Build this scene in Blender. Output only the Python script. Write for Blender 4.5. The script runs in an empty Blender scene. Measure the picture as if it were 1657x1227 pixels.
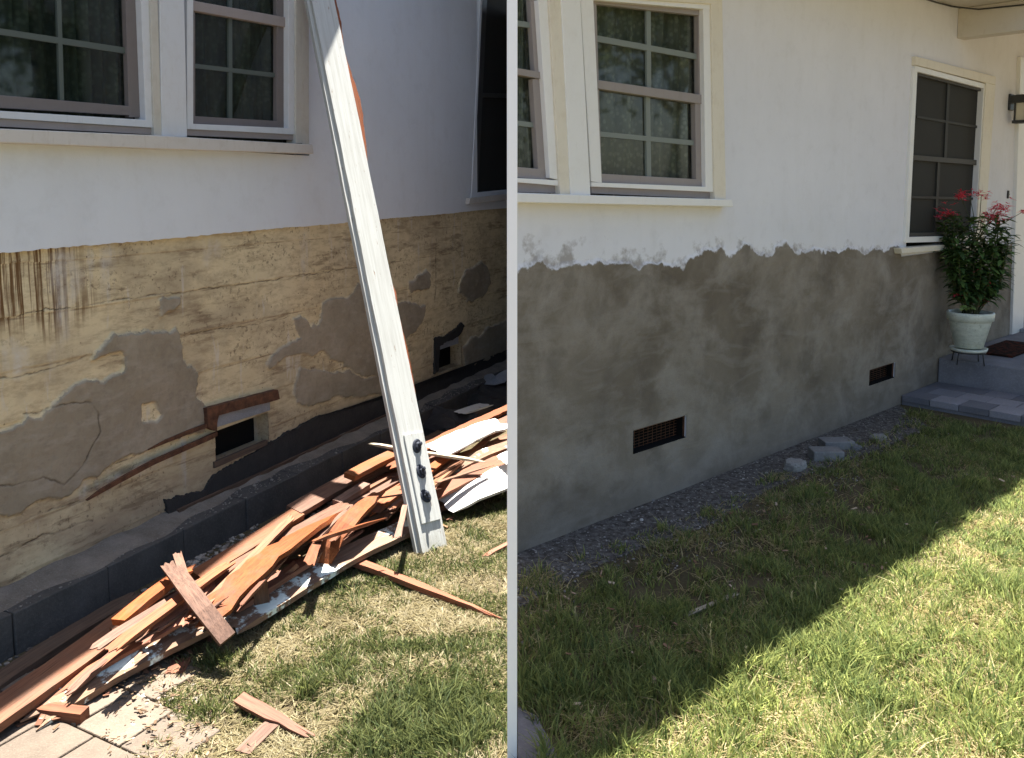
import bpy, bmesh, math, random
import numpy as np
from mathutils import Vector, Matrix
random.seed(7)
R = math.radians
# ------------------------------------------------------------------ camera, sky, sun, exposure
F, CX, CY, CAMH = 1400.0, 828.5, 450.0, 1.6          # photograph pixels (1657 x 1227)
PITCH = math.atan(145.0 / F)
SUN_AZ, SUN_EL = R(-2), R(75)
scene = bpy.context.scene
col = scene.collection
cam_d = bpy.data.cameras.new('camera')
cam = bpy.data.objects.new('camera', cam_d); col.objects.link(cam); scene.camera = cam
cam.location = (0, 0, CAMH); cam.rotation_euler = (math.pi / 2 - PITCH, 0, 0)
cam_d.sensor_width = 36; cam_d.lens = F / 1657 * 36
cam_d.shift_y = -(613.5 - CY) / 1657
cam_d.clip_start = 0.05; cam_d.clip_end = 400
world = bpy.data.worlds.new('World'); scene.world = world; world.use_nodes = True
wn = world.node_tree
sky = wn.nodes.new('ShaderNodeTexSky'); sky.sky_type = 'NISHITA'; sky.sun_disc = False
sky.sun_elevation = SUN_EL; sky.sun_rotation = SUN_AZ; sky.air_density = 1.0; sky.dust_density = 2.0
wn.links.new(sky.outputs[0], wn.nodes['Background'].inputs[0])
wn.nodes['Background'].inputs[1].default_value = 0.05
sun_d = bpy.data.lights.new('sun', 'SUN'); sun_d.energy = 5.0; sun_d.angle = R(0.5); sun_d.color = (1, 0.95, 0.87)
sun = bpy.data.objects.new('sun', sun_d); col.objects.link(sun)
S = Vector((math.sin(SUN_AZ) * math.cos(SUN_EL), math.cos(SUN_AZ) * math.cos(SUN_EL), math.sin(SUN_EL)))
sun.rotation_euler = (-S).to_track_quat('-Z', 'Y').to_euler(); sun.location = (0, 0, 8)
scene.view_settings.view_transform = 'Standard'; scene.view_settings.look = 'None'
scene.view_settings.gamma = 1; scene.view_settings.exposure = 2.38
scene.cycles.max_bounces = 8; scene.cycles.transparent_max_bounces = 8

# ------------------------------------------------------------------ layout helpers
FW = Vector((0, math.cos(PITCH), -math.sin(PITCH))); UP = Vector((0, math.sin(PITCH), math.cos(PITCH)))
EYE = Vector((0, 0, CAMH))
def ray(u, v):
    return Vector((1, 0, 0)) * ((u - CX) / F) + UP * ((CY - v) / F) + FW
def gnd(u, v, z=0.0):
    d = ray(u, v); return EYE + d * ((z - CAMH) / d.z)
class Wall:
    """a vertical plane; s runs along it, z up, off is the distance out of it"""
    def __init__(self, a, b):
        self.o = Vector((a.x, a.y, 0)); d = Vector((b.x - a.x, b.y - a.y, 0)).normalized()
        self.d = d; self.n = Vector((d.y, -d.x, 0))
    def pix(self, u, v, off=0.0):
        d = ray(u, v); t = (off - (EYE - self.o).dot(self.n)) / d.dot(self.n)
        p = EYE + d * t
        return ((p - self.o).dot(self.d), p.z)
    def w(self, s, z, off=0.0):
        return self.o + self.d * s + self.n * off + Vector((0, 0, z))
    def row(self, u, z, off=0.0):
        a, b = -3000.0, 1500.0
        for _ in range(40):
            m = (a + b) / 2
            if self.pix(u, m, off)[1] > z: a = m
            else: b = m
        return (a + b) / 2

def tag(o, label=None, cat=None, group=None, kind=None):
    if label: o['label'] = label
    if cat: o['category'] = cat
    if group: o['group'] = group
    if kind: o['kind'] = kind
    return o
def empty(name, loc=(0, 0, 0), rz=0.0, parent=None):
    o = bpy.data.objects.new(name, None); col.objects.link(o)
    o.location = loc; o.rotation_euler = (0, 0, rz); o.empty_display_size = 0.1
    if parent: o.parent = parent
    return o
def obj(name, bm, mat, parent=None, smooth=False, bevel=0.0):
    me = bpy.data.meshes.new(name)
    bmesh.ops.recalc_face_normals(bm, faces=bm.faces[:])
    if smooth:
        for f in bm.faces: f.smooth = True
    bm.to_mesh(me); bm.free()
    for m in (mat if isinstance(mat, (list, tuple)) else [mat]): me.materials.append(m)
    o = bpy.data.objects.new(name, me); col.objects.link(o)
    if parent: o.parent = parent
    if bevel:
        b = o.modifiers.new('bevel', 'BEVEL'); b.width = bevel; b.segments = 2; b.limit_method = 'ANGLE'
    return o
def add_box(bm, x0, x1, y0, y1, z0, z1, M=None):
    vs = [bm.verts.new(Vector(p)) for p in ((x0,y0,z0),(x1,y0,z0),(x1,y1,z0),(x0,y1,z0),(x0,y0,z1),(x1,y0,z1),(x1,y1,z1),(x0,y1,z1))]
    if M:
        for v in vs: v.co = M @ v.co
    for f in ((0,3,2,1),(4,5,6,7),(0,1,5,4),(1,2,6,5),(2,3,7,6),(3,0,4,7)):
        bm.faces.new([vs[i] for i in f])
    return vs
def add_prism(bm, poly, y_front, y_back):
    """poly in local (s, z); front face at y_front, back at y_back"""
    a = [bm.verts.new((s, y_front, z)) for s, z in poly]; b = [bm.verts.new((s, y_back, z)) for s, z in poly]
    n = len(poly)
    f1 = bm.faces.new(a); f2 = bm.faces.new(b[::-1])
    for i in range(n): bm.faces.new([a[i], b[i], b[(i + 1) % n], a[(i + 1) % n]])
    if n > 4: bmesh.ops.triangulate(bm, faces=[f1, f2])
def add_tube(bm, pts, rad, n=6, cap=True):
    pts = [Vector(p) for p in pts]; rings = []
    for i, p in enumerate(pts):
        t = (pts[min(i + 1, len(pts) - 1)] - pts[max(i - 1, 0)]).normalized()
        a = t.cross(Vector((0, 0, 1)))
        if a.length < 1e-3: a = t.cross(Vector((0, 1, 0)))
        a.normalize(); b = t.cross(a)
        r = rad[i] if isinstance(rad, (list, tuple)) else rad
        rings.append([bm.verts.new(p + (a * math.cos(2 * math.pi * k / n) + b * math.sin(2 * math.pi * k / n)) * r) for k in range(n)])
    for i in range(len(rings) - 1):
        for k in range(n): bm.faces.new([rings[i][k], rings[i][(k + 1) % n], rings[i + 1][(k + 1) % n], rings[i + 1][k]])
    if cap: bm.faces.new(rings[0][::-1]); bm.faces.new(rings[-1])
def add_lathe(bm, prof, n=40, M=None):
    rings = []
    for r, z in prof:
        ring = []
        for k in range(n):
            p = Vector((r * math.cos(2 * math.pi * k / n), r * math.sin(2 * math.pi * k / n), z))
            ring.append(bm.verts.new(M @ p if M else p))
        rings.append(ring)
    for i in range(len(rings) - 1):
        for k in range(n): bm.faces.new([rings[i][k], rings[i][(k + 1) % n], rings[i + 1][(k + 1) % n], rings[i + 1][k]])
    bm.faces.new(rings[0][::-1]); bm.faces.new(rings[-1])
def jag(poly, amp, it=4, closed=True, seed=1):
    """roughen a polygon outline by midpoint displacement"""
    rng = random.Random(seed); pts = [Vector((p[0], p[1])) for p in poly]
    for _ in range(it):
        out = []; n = len(pts)
        for i in range(n if closed else n - 1):
            a, b = pts[i], pts[(i + 1) % n]; d = b - a; out.append(a)
            if d.length > 0.003:
                m = (a + b) / 2 + Vector((-d.y, d.x)).normalized() * rng.uniform(-1, 1) * min(amp, d.length * 0.26)
                out.append(m)
        if not closed: out.append(pts[-1])
        pts = out
    return [(p.x, p.y) for p in pts]

def inside(u, v, poly):
    r = np.zeros(u.shape, bool); n = len(poly)
    for i in range(n):
        (x0, y0), (x1, y1) = poly[i], poly[(i + 1) % n]
        if y0 == y1: continue
        c = ((y0 > v) != (y1 > v)) & (u < (x1 - x0) * (v - y0) / (y1 - y0) + x0); r ^= c
    return r
def vnoise(x, y, sc, seed):
    g = np.random.RandomState(seed).rand(64, 64); X_, Y_ = x / sc, y / sc
    xi, yi = np.floor(X_).astype(int), np.floor(Y_).astype(int); fx, fy = X_ - xi, Y_ - yi
    fx = fx * fx * (3 - 2 * fx); fy = fy * fy * (3 - 2 * fy); G = lambda a, b: g[a % 64, b % 64]
    return (G(xi, yi) * (1 - fx) + G(xi + 1, yi) * fx) * (1 - fy) + (G(xi, yi + 1) * (1 - fx) + G(xi + 1, yi + 1) * fx) * fy
def fbm(x, y, sc, seed, octv=4):
    t = 0; a = .5
    for i in range(octv): t = t + a * (vnoise(x + 40, y + 40, sc / 2 ** i, seed + i) - .5); a *= .55
    return t * 1.6
def soft_inside(S_, Z_, polys, warp, seed, rad=.005, K=6):
    """0..1 mask of ragged-edged patches"""
    ws = S_ + warp * fbm(S_, Z_, .12, seed, 6); wz = Z_ + warp * fbm(S_, Z_, .12, seed + 20, 6); m = np.zeros(S_.shape)
    for k in range(K):
        a = 2 * math.pi * k / K; q = np.zeros(S_.shape, bool)
        for p in polys: q |= inside(ws + rad * math.cos(a), wz + rad * math.sin(a), p)
        m += q
    return m / K
def sheet(name, sa, za, H, attr, mat, parent, off, skip=None):
    """dense relief sheet: sa, za grid lines, H heights, attr (n, 3) masks"""
    ns, nz = len(sa), len(za); Sg, Zg = np.meshgrid(sa, za, indexing='ij')
    co = np.stack([Sg, -(off + H), Zg], -1).reshape(-1, 3).astype(np.float32)
    i = np.arange(ns - 1)[:, None]; j = np.arange(nz - 1)[None]; v = i * nz + j
    keep = np.ones(v.shape, bool)
    if skip is not None:
        cs = (sa[:-1] + sa[1:])[:, None] / 2 + 0 * j; cz = (za[:-1] + za[1:])[None] / 2 + 0 * i; keep = ~skip(cs, cz)
    q = np.stack([v, v + nz, v + nz + 1, v + 1], -1)[keep].astype(np.int32); n = len(q)
    me = bpy.data.meshes.new(name); me.vertices.add(len(co)); me.vertices.foreach_set('co', co.ravel())
    me.loops.add(n * 4); me.loops.foreach_set('vertex_index', q.ravel()); me.polygons.add(n)
    me.polygons.foreach_set('loop_start', (np.arange(n) * 4).astype(np.int32)); me.update(calc_edges=True); me.validate()
    at = me.color_attributes.new('mask', 'FLOAT_COLOR', 'POINT'); cc = np.ones((len(co), 4), np.float32); cc[:, :3] = attr.reshape(-1, 3); at.data.foreach_set('color', cc.ravel())
    me.shade_smooth(); me.materials.append(mat); o = bpy.data.objects.new(name, me); col.objects.link(o); o.parent = parent; return o
# ------------------------------------------------------------------ material helper
class Mat:
    def __init__(self, name, rough=0.8, spec=0.3):
        self.m = bpy.data.materials.new(name); self.m.use_nodes = True
        self.nt = self.m.node_tree; self.b = self.nt.nodes['Principled BSDF']
        self.b.inputs['Roughness'].default_value = rough; self.b.inputs['Specular IOR Level'].default_value = spec
        self.tc = self.nt.nodes.new('ShaderNodeTexCoord')
    def N(self, t): return self.nt.nodes.new(t)
    def put(self, sock, v):
        if isinstance(v, bpy.types.NodeSocket): self.nt.links.new(v, sock)
        elif isinstance(v, (tuple, list)) and len(v) == 3 and sock.type == 'RGBA': sock.default_value = (*v, 1)
        else: sock.default_value = v
    def obj(self, scale=(1, 1, 1), loc=(0, 0, 0)):
        n = self.N('ShaderNodeMapping'); self.put(n.inputs[0], self.tc.outputs['Object'])
        n.inputs['Scale'].default_value = scale; n.inputs['Location'].default_value = loc; return n.outputs[0]
    def xyz(self, v=None):
        n = self.N('ShaderNodeSeparateXYZ'); self.put(n.inputs[0], v or self.tc.outputs['Object']); return n.outputs
    def noise(self, scale, detail=4, rough=0.55, vec=None, dist=0.0):
        n = self.N('ShaderNodeTexNoise'); self.put(n.inputs['Vector'], vec or self.tc.outputs['Object'])
        n.inputs['Scale'].default_value = scale; n.inputs['Detail'].default_value = detail
        n.inputs['Roughness'].default_value = rough; n.inputs['Distortion'].default_value = dist
        return n.outputs['Fac']
    def voro(self, scale, vec=None, feat='F1', out='Distance'):
        n = self.N('ShaderNodeTexVoronoi'); n.feature = feat; self.put(n.inputs['Vector'], vec or self.tc.outputs['Object'])
        n.inputs['Scale'].default_value = scale; return n.outputs[out]
    def ramp(self, f, stops):
        n = self.N('ShaderNodeValToRGB'); e = n.color_ramp.elements
        while len(e) < len(stops): e.new(0.5)
        for i, (p, c) in enumerate(stops):
            e[i].position = p; e[i].color = (c, c, c, 1) if not isinstance(c, tuple) else (*c, 1)
        self.put(n.inputs[0], f); return n.outputs[0]
    def mix(self, f, a, b, mode='MIX'):
        n = self.N('ShaderNodeMix'); n.data_type = 'RGBA'; n.blend_type = mode
        self.put(n.inputs[0], f); self.put(n.inputs[6], a); self.put(n.inputs[7], b); return n.outputs[2]
    def math(self, op, a, b=0.0, c=None):
        n = self.N('ShaderNodeMath'); n.operation = op; self.put(n.inputs[0], a); self.put(n.inputs[1], b)
        if c is not None: self.put(n.inputs[2], c)
        return n.outputs[0]
    def step(self, v, lo, hi):
        n = self.N('ShaderNodeMapRange'); n.interpolation_type = 'SMOOTHSTEP'
        self.put(n.inputs[0], v); n.inputs[1].default_value = lo; n.inputs[2].default_value = hi; return n.outputs[0]
    def bump(self, h, strength=0.5, dist=0.01):
        n = self.N('ShaderNodeBump'); n.inputs['Strength'].default_value = strength; n.inputs['Distance'].default_value = dist
        self.put(n.inputs['Height'], h); self.nt.links.new(n.outputs[0], self.b.inputs['Normal'])
    def color(self, c): self.put(self.b.inputs['Base Color'], c); return self
    def rough(self, v): self.put(self.b.inputs['Roughness'], v); return self
    def mask(self):
        n = self.N('ShaderNodeAttribute'); n.attribute_name = 'mask'; x = self.N('ShaderNodeSeparateColor'); self.put(x.inputs[0], n.outputs['Color']); return x.outputs
    def rnd(self):
        n = self.N('ShaderNodeObjectInfo'); return n.outputs['Random']

def m_stucco(name, c, c2, dirt=0.0):
    M = Mat(name, 0.9, 0.15)
    base = M.mix(M.ramp(M.noise(1.3, 5, .6), [(.35, 0.0), (.7, 1.0)]), c, c2)
    base = M.mix(M.math('MULTIPLY', M.ramp(M.noise(9, 6, .7), [(.52, 0.0), (.75, 1.0)]), 0.18), base, (c[0]*.6, c[1]*.58, c[2]*.55))
    base = M.mix(M.math('MULTIPLY', M.ramp(M.noise(3, 4, .6, M.obj((3, 1, .5))), [(.5, 0.0), (.8, 1.0)]), 0.12), base, (c[0]*.7, c[1]*.66, c[2]*.58))
    M.color(base)
    h = M.math('ADD', M.math('MULTIPLY', M.noise(180, 3, .6), 0.35), M.noise(28, 4, .6))
    M.bump(h, 0.35, 0.004); return M
M_stL = m_stucco('blue_grey_stucco', (.69, .735, .775), (.64, .68, .72)).m
_ = m_stucco('white_stucco', (.775, .77, .80), (.72, .715, .74))
s_, y_, z_ = _.xyz()
M_stR = _.m

def m_paint(name, c, rough=0.45, dirt=0.25):
    M = Mat(name, rough, 0.4)
    d = M.ramp(M.noise(14, 6, .7), [(.5, 0.0), (.72, 1.0)])
    d2 = M.ramp(M.noise(60, 3, .6, M.obj((1, 1, .2))), [(.6, 0.0), (.75, 1.0)])
    M.color(M.mix(M.math('MULTIPLY', M.math('MAXIMUM', d, d2), dirt), c, (c[0]*.62, c[1]*.54, c[2]*.42)))
    M.bump(M.noise(45, 4, .6, M.obj((1, 1, .3))), 0.15, 0.003); return M.m
M_white = m_paint('white_paint', (.80, .79, .76), .4, .12)
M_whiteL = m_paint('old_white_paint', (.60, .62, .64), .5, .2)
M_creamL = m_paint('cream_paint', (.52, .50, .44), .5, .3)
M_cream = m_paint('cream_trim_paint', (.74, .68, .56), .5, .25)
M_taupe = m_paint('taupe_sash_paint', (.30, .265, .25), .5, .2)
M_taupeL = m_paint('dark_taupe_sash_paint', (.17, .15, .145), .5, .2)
M_green = m_paint('sage_muntin_paint', (.085, .105, .095), .5, .1)
M_greenR = m_paint('sage_grey_muntin_paint', (.20, .225, .205), .5, .1)
M_sillL = m_paint('weathered_sill_paint', (.56, .54, .50), .5, .3)
M_dk = m_paint('dark_sash_paint', (.035, .035, .033), .4, .1)
def m_glass():
    M = Mat('window_glass', 0.06, 0.5)
    g = M.N('ShaderNodeBsdfGlossy'); g.inputs['Roughness'].default_value = 0.04
    t = M.N('ShaderNodeBsdfTransparent'); t.inputs[0].default_value = (.8, .84, .82, 1)
    fr = M.N('ShaderNodeFresnel'); fr.inputs[0].default_value = 1.5
    mx = M.N('ShaderNodeMixShader'); geo = M.N('ShaderNodeNewGeometry'); M.put(mx.inputs[0], M.math('MULTIPLY', fr.outputs[0], M.math('SUBTRACT', 1.0, geo.outputs['Backfacing'])))
    M.nt.links.new(t.outputs[0], mx.inputs[1]); M.nt.links.new(g.outputs[0], mx.inputs[2])
    M.nt.links.new(mx.outputs[0], M.nt.nodes['Material Output'].inputs[0]); return M.m
M_glass = m_glass()
def m_screen():
    M = Mat('insect_screen', 0.7, 0.2)
    M.color(M.mix(M.noise(2, 3), (.022, .022, .02), (.035, .035, .032))); return M.m
M_screen = m_screen()
def m_curtain(name, a, b):
    M = Mat(name, 0.9, 0.1)
    f = M.ramp(M.noise(7, 4, .6, M.obj((3, 1, .4))), [(.3, 0.0), (.7, 1.0)])
    lace = M.ramp(M.voro(38), [(.25, 0.0), (.5, 1.0)])
    M.color(M.mix(M.math('MULTIPLY', lace, .45), M.mix(f, a, b), (a[0]*.35, a[1]*.35, a[2]*.35))); return M.m
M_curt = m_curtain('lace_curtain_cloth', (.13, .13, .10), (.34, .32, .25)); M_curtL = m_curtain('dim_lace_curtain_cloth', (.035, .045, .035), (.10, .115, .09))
M_room = Mat('dark_room', .9).color((.01, .011, .01)).m
M_dark = Mat('dark_void', .9, .1).color((.008, .008, .008)).m

def m_underlay():
    """old building board: cream, stained, with horizontal laps"""
    M = Mat('stained_cream_building_board', 0.85, 0.2)
    s, y, z = M.xyz()
    c = M.mix(M.ramp(M.noise(3.2, 6, .65), [(.3, 0.0), (.7, 1.0)]), (.72, .62, .40), (.60, .50, .31))
    c = M.mix(M.math('MULTIPLY', M.ramp(M.noise(22, 6, .75, M.obj((.5, 1, 1.4))), [(.46, 0.0), (.72, 1.0)]), .7), c, (.30, .22, .13))
    c = M.mix(M.math('MULTIPLY', M.ramp(M.noise(1.7, 5, .7, M.obj((1, 1, 1.5), (5, 0, 3))), [(.48, 0.0), (.62, 1.0)]), .45), c, (.27, .215, .15))
    # pale mineral runs
    run = M.ramp(M.noise(5, 5, .65, M.obj((2.6, 1, .45), (3, 0, 1))), [(.6, 0.0), (.7, 1.0)])
    c = M.mix(M.math('MULTIPLY', run, .7), c, (.60, .57, .50))
    # pinkish-brown low part
    low = M.math('MULTIPLY', M.step(z, 0.58, 0.22), M.ramp(M.noise(4, 4), [(.3, .4), (.6, 1.0)]))
    c = M.mix(M.math('MULTIPLY', low, .62), c, (.30, .21, .145))
    # laps every 0.19 m, wobbling a little
    zz = M.math('ADD', z, M.math('MULTIPLY', M.noise(1.6, 3), 0.02))
    fr = M.math('FRACT', M.math('DIVIDE', zz, 0.19))
    lap = M.math('MULTIPLY', M.math('LESS_THAN', fr, 0.035), M.ramp(M.noise(6, 5, .6), [(.46, 0.0), (.6, 1.0)]))
    c = M.mix(M.math('MULTIPLY', lap, .55), c, (.17, .115, .065))
    gr = M.math('MULTIPLY', M.ramp(M.noise(8, 7, .72, M.obj((.45, 1, 2.6), (3, 0, 5))), [(.53, 0.0), (.62, 1.0)]), M.ramp(M.noise(1.9, 3, .5, M.obj((1, 1, 2), (1, 1, 9))), [(.42, 0.0), (.56, 1.0)]))
    c = M.mix(M.math('MULTIPLY', gr, .62), c, (.17, .115, .068))
    mold = M.math('MULTIPLY', M.ramp(M.noise(46, 5, .7), [(.555, 0.0), (.64, 1.0)]), M.ramp(M.noise(3.1, 3, .5, M.obj((1, 1, 2.4), (7, 2, 1))), [(.44, 0.0), (.56, 1.0)]))
    c = M.mix(M.math('MULTIPLY', mold, .6), c, (.085, .055, .035))
    dots = M.ramp(M.voro(17, None), [(.04, 1.0), (.085, 0.0)])
    c = M.mix(M.math('MULTIPLY', dots, M.ramp(M.noise(4, 2), [(.5, 0.0), (.6, .9)])), c, (.08, .05, .03))
    # brown drips under the plaster edge at the near end
    dr = M.ramp(M.noise(42, 4, .65, M.obj((1.5, 1, .03), (0, 0, 0))), [(.47, 0.0), (.56, 1.0)])
    dm = M.math('MULTIPLY', M.step(M.math('ADD', s, M.math('MULTIPLY', M.noise(5, 2), .3)), 0.80, 0.58), M.step(M.math('ADD', z, M.math('MULTIPLY', M.noise(14, 2, .5, M.obj((2, 1, .1))), .3)), 1.18, 1.32))
    c = M.mix(M.math('MULTIPLY', M.math('MULTIPLY', dr, dm), .95), c, (.13, .062, .02))
    mk = M.mask()
    pc_ = M.mix(M.ramp(M.noise(2.4, 6, .65, None, .5), [(.35, 0.0), (.65, 1.0)]), (.25, .215, .155), (.35, .305, .23))
    pc_ = M.mix(M.math('MULTIPLY', M.ramp(M.noise(30, 6, .75), [(.45, 0.0), (.7, 1.0)]), .35), pc_, (.14, .115, .09))
    pc_ = M.mix(M.math('MULTIPLY', M.ramp(M.noise(7, 5, .7, M.obj((1, 1, 3), (2, 1, 8))), [(.5, 0.0), (.66, 1.0)]), .4), pc_, (.40, .36, .30))
    c = M.mix(M.step(M.math('ADD', mk[0], M.math('MULTIPLY', M.math('SUBTRACT', M.noise(120, 4, .7), .5), .6)), .38, .62), c, pc_)
    edge = M.math('MULTIPLY', M.math('MULTIPLY', mk[0], M.math('SUBTRACT', 1.0, mk[0])), 4.0)
    c = M.mix(M.math('MULTIPLY', edge, M.ramp(M.noise(13, 3), [(.45, 0.0), (.6, .7)])), c, (.42, .37, .28))
    c = M.mix(M.math('MULTIPLY', mk[2], M.ramp(M.noise(20, 5, .7), [(.35, .3), (.6, .9)])), c, (.60, .57, .51))
    c = M.mix(M.math('MULTIPLY', mk[1], .85), c, (.06, .045, .03))
    M.color(c)
    M.bump(M.math('SUBTRACT', M.math('ADD', M.noise(60, 5, .65), M.noise(7, 3)), M.math('MULTIPLY', M.math('MULTIPLY', lap, M.math('SUBTRACT', 1.0, mk[0])), .8)), .32, .005)
    return M.m
M_under = m_underlay()
def m_plaster(name, a, b, c3, lo=None, wet=0.5):
    M = Mat(name, 0.85, 0.2)
    c = M.mix(M.ramp(M.noise(2.1, 5, .6, None, .6), [(.36, 0.0), (.62, 1.0)]), a, b)
    sw = M.ramp(M.noise(2.6, 7, .62, M.obj((1, 1, 1.25), (4, 0, 2)), .35), [(.44, 0.0), (.74, 1.0)])
    c = M.mix(M.math('MULTIPLY', sw, wet), c, c3)
    c = M.mix(M.math('MULTIPLY', M.ramp(M.noise(40, 5, .7), [(.5, 0.0), (.75, 1.0)]), .3), c, (a[0]*.55, a[1]*.55, a[2]*.52))
    if lo:
        s, y, z = M.xyz()
        c = M.mix(M.math('MULTIPLY', M.step(M.math('ADD', z, M.math('MULTIPLY', M.noise(2.5, 4, .6), .5)), 0.62, 0.42), .55), c, lo)
    M.color(c)
    M.bump(M.math('ADD', M.math('MULTIPLY', M.noise(90, 4, .65), .5), M.noise(11, 5, .6)), .45, .006); return M.m
M_grey = m_plaster('fresh_grey_plaster', (.10, .086, .070), (.17, .152, .13), (.28, .265, .245), (.125, .125, .135), .75)
M_oldp = m_plaster('old_grey_plaster', (.20, .172, .135), (.25, .22, .175), (.29, .26, .21), None, .4)
M_skim = m_plaster('thin_grey_smear', (.30, .28, .26), (.36, .34, .32), (.42, .4, .38), None, .5)
def m_coat():
    M = m_stucco('grey_plaster_over_white_stucco', (.775, .77, .80), (.72, .715, .74))
    base = M.b.inputs['Base Color'].links[0].from_socket; mk = M.mask(); s, y, z = M.xyz()
    c = M.mix(M.ramp(M.noise(1.5, 6, .6, None, .25), [(.36, 0.0), (.62, 1.0)]), (.158, .130, .098), (.255, .218, .172))
    c = M.mix(M.math('MULTIPLY', M.ramp(M.noise(2.2, 8, .66, M.obj((1, 1, 1.3), (4, 0, 2)), .3), [(.47, 0.0), (.70, 1.0)]), .85), c, (.36, .325, .28))
    arcs = M.noise(5, 6, .6, M.obj((.5, 1, 1.6), (9, 0, 4)), 1.4)
    c = M.mix(M.math('MULTIPLY', M.ramp(arcs, [(.5, 0.0), (.66, 1.0)]), .4), c, (.31, .28, .24))
    c = M.mix(M.math('MULTIPLY', M.ramp(M.noise(3.4, 5, .6, M.obj((1, 1, 1), (1, 5, 7))), [(.52, 0.0), (.66, 1.0)]), .5), c, (.115, .095, .075))
    c = M.mix(M.math('MULTIPLY', M.ramp(M.noise(150, 4, .7), [(.5, 0.0), (.8, 1.0)]), .35), c, (.08, .075, .07))
    c = M.mix(M.math('MULTIPLY', M.step(M.math('ADD', z, M.math('MULTIPLY', M.noise(1.8, 5, .6), .6)), 0.62, 0.40), .25), c, (.215, .195, .175))
    sm = M.ramp(M.math('ADD', mk[1], M.math('MULTIPLY', M.math('SUBTRACT', M.noise(22, 8, .75), .5), 1.5)), [(.36, 0.0), (.85, .9)])
    out = M.mix(M.math('MULTIPLY', sm, 1.0), base, (.36, .33, .31))
    out = M.mix(M.step(M.math('ADD', mk[0], M.math('MULTIPLY', M.math('SUBTRACT', M.noise(40, 7, .75), .5), 1.3)), .2, .8), out, c)
    M.color(out); M.rough(.85)
    M.bump(M.math('ADD', M.math('MULTIPLY', M.noise(190, 4, .65), .6), M.math('ADD', M.noise(11, 5, .6), M.math('MULTIPLY', arcs, .8))), .5, .006); return M.m
M_coat = m_coat()
def m_conc(name, a, b, sc=1.0, bump=.5):
    M = Mat(name, 0.9, 0.15)
    c = M.mix(M.ramp(M.noise(5 * sc, 6, .65), [(.3, 0.0), (.7, 1.0)]), a, b)
    c = M.mix(M.math('MULTIPLY', M.ramp(M.noise(90 * sc, 3, .7), [(.5, 0.0), (.7, 1.0)]), .35), c, (b[0]*1.5, b[1]*1.5, b[2]*1.5))
    M.color(c); M.bump(M.math('ADD', M.noise(70 * sc, 5, .7), M.noise(9 * sc, 3)), bump, .006); return M
_b = m_conc('grey_foundation_block', (.060, .058, .054), (.105, .10, .094))
M_block = _b.m
M_mortar = m_conc('crumbly_mortar', (.14, .122, .10), (.25, .22, .185), 1.6, 1.0).m
M_tar = Mat('black_tar_paper', .75, .3); M_tar.color(M_tar.mix(M_tar.noise(14, 5, .7), (.018, .018, .02), (.05, .047, .045))); M_tar.bump(M_tar.noise(20, 5, .7), .8, .01); M_tar = M_tar.m
M_rust = Mat('rusty_brown_wood', .8, .2); M_rust.color(M_rust.mix(M_rust.ramp(M_rust.noise(22, 6, .7), [(.35, 0.0), (.65, 1.0)]), (.055, .028, .018), (.16, .075, .042))); M_rust.bump(M_rust.noise(40, 5, .7), .7, .005); M_rust = M_rust.m
M_galv = m_conc('weathered_grey_strip', (.20, .215, .24), (.30, .31, .33), 2, .3).m

def m_wood(name, a, b, paint=None, pf=(.52, .58), rough=.75):
    M = Mat(name, rough, .3)
    r = M.rnd()
    loc = M.N('ShaderNodeVectorMath'); loc.operation = 'ADD'
    cmb = M.N('ShaderNodeCombineXYZ'); M.put(cmb.inputs[0], M.math('MULTIPLY', r, 31.0)); M.put(cmb.inputs[1], M.math('MULTIPLY', r, 17.0))
    M.put(loc.inputs[0], M.tc.outputs['Object']); M.put(loc.inputs[1], cmb.outputs[0])
    mp = M.N('ShaderNodeMapping'); M.put(mp.inputs[0], loc.outputs[0]); mp.inputs['Scale'].default_value = (.6, 9, 9)
    g = M.noise(9, 6, .65, mp.outputs[0], .4)
    c = M.mix(M.ramp(g, [(.32, 0.0), (.68, 1.0)]), a, b)
    mp2 = M.N('ShaderNodeMapping'); M.put(mp2.inputs[0], loc.outputs[0]); mp2.inputs['Scale'].default_value = (.35, 22, 22)
    c = M.mix(M.math('MULTIPLY', M.ramp(M.noise(11, 3, .6, mp2.outputs[0]), [(.56, 0.0), (.64, 1.0)]), .6), c, (a[0]*.35, a[1]*.32, a[2]*.3))
    blot = M.ramp(M.noise(4.5, 5, .6, loc.outputs[0]), [(.42, 0.0), (.68, 1.0)])
    c = M.mix(M.math('MULTIPLY', blot, .3), c, (a[0]*.5 + .02, a[1]*.55 + .02, a[2]*.6 + .02))
    hv = M.N('ShaderNodeHueSaturation'); M.put(hv.inputs['Value'], M.math('ADD', .78, M.math('MULTIPLY', r, .45))); M.put(hv.inputs['Color'], c)
    M.put(hv.inputs['Saturation'], M.math('ADD', .8, M.math('MULTIPLY', M.math('FRACT', M.math('MULTIPLY', r, 7.3)), .3)))
    c = hv.outputs[0]
    c = M.mix(M.math('MULTIPLY', M.ramp(M.noise(7, 6, .7, loc.outputs[0]), [(.5, 0.0), (.7, 1.0)]), .5), c, (.10, .075, .055))
    if paint:
        f = M.ramp(M.noise(9, 6, .7, loc.outputs[0]), [(pf[0], 0.0), (pf[1], 1.0)])
        f = M.math('MULTIPLY', f, M.ramp(M.noise(2.4, 2, .5, loc.outputs[0]), [(.42, 0.0), (.5, 1.0)]) if pf[0] > .4 else 1.0)
        c = M.mix(f, c, paint)
    M.color(c); M.bump(g, .6, .004); return M.m
M_orange = m_wood('fresh_split_orange_wood', (.19, .05, .018), (.27, .092, .036))
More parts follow.
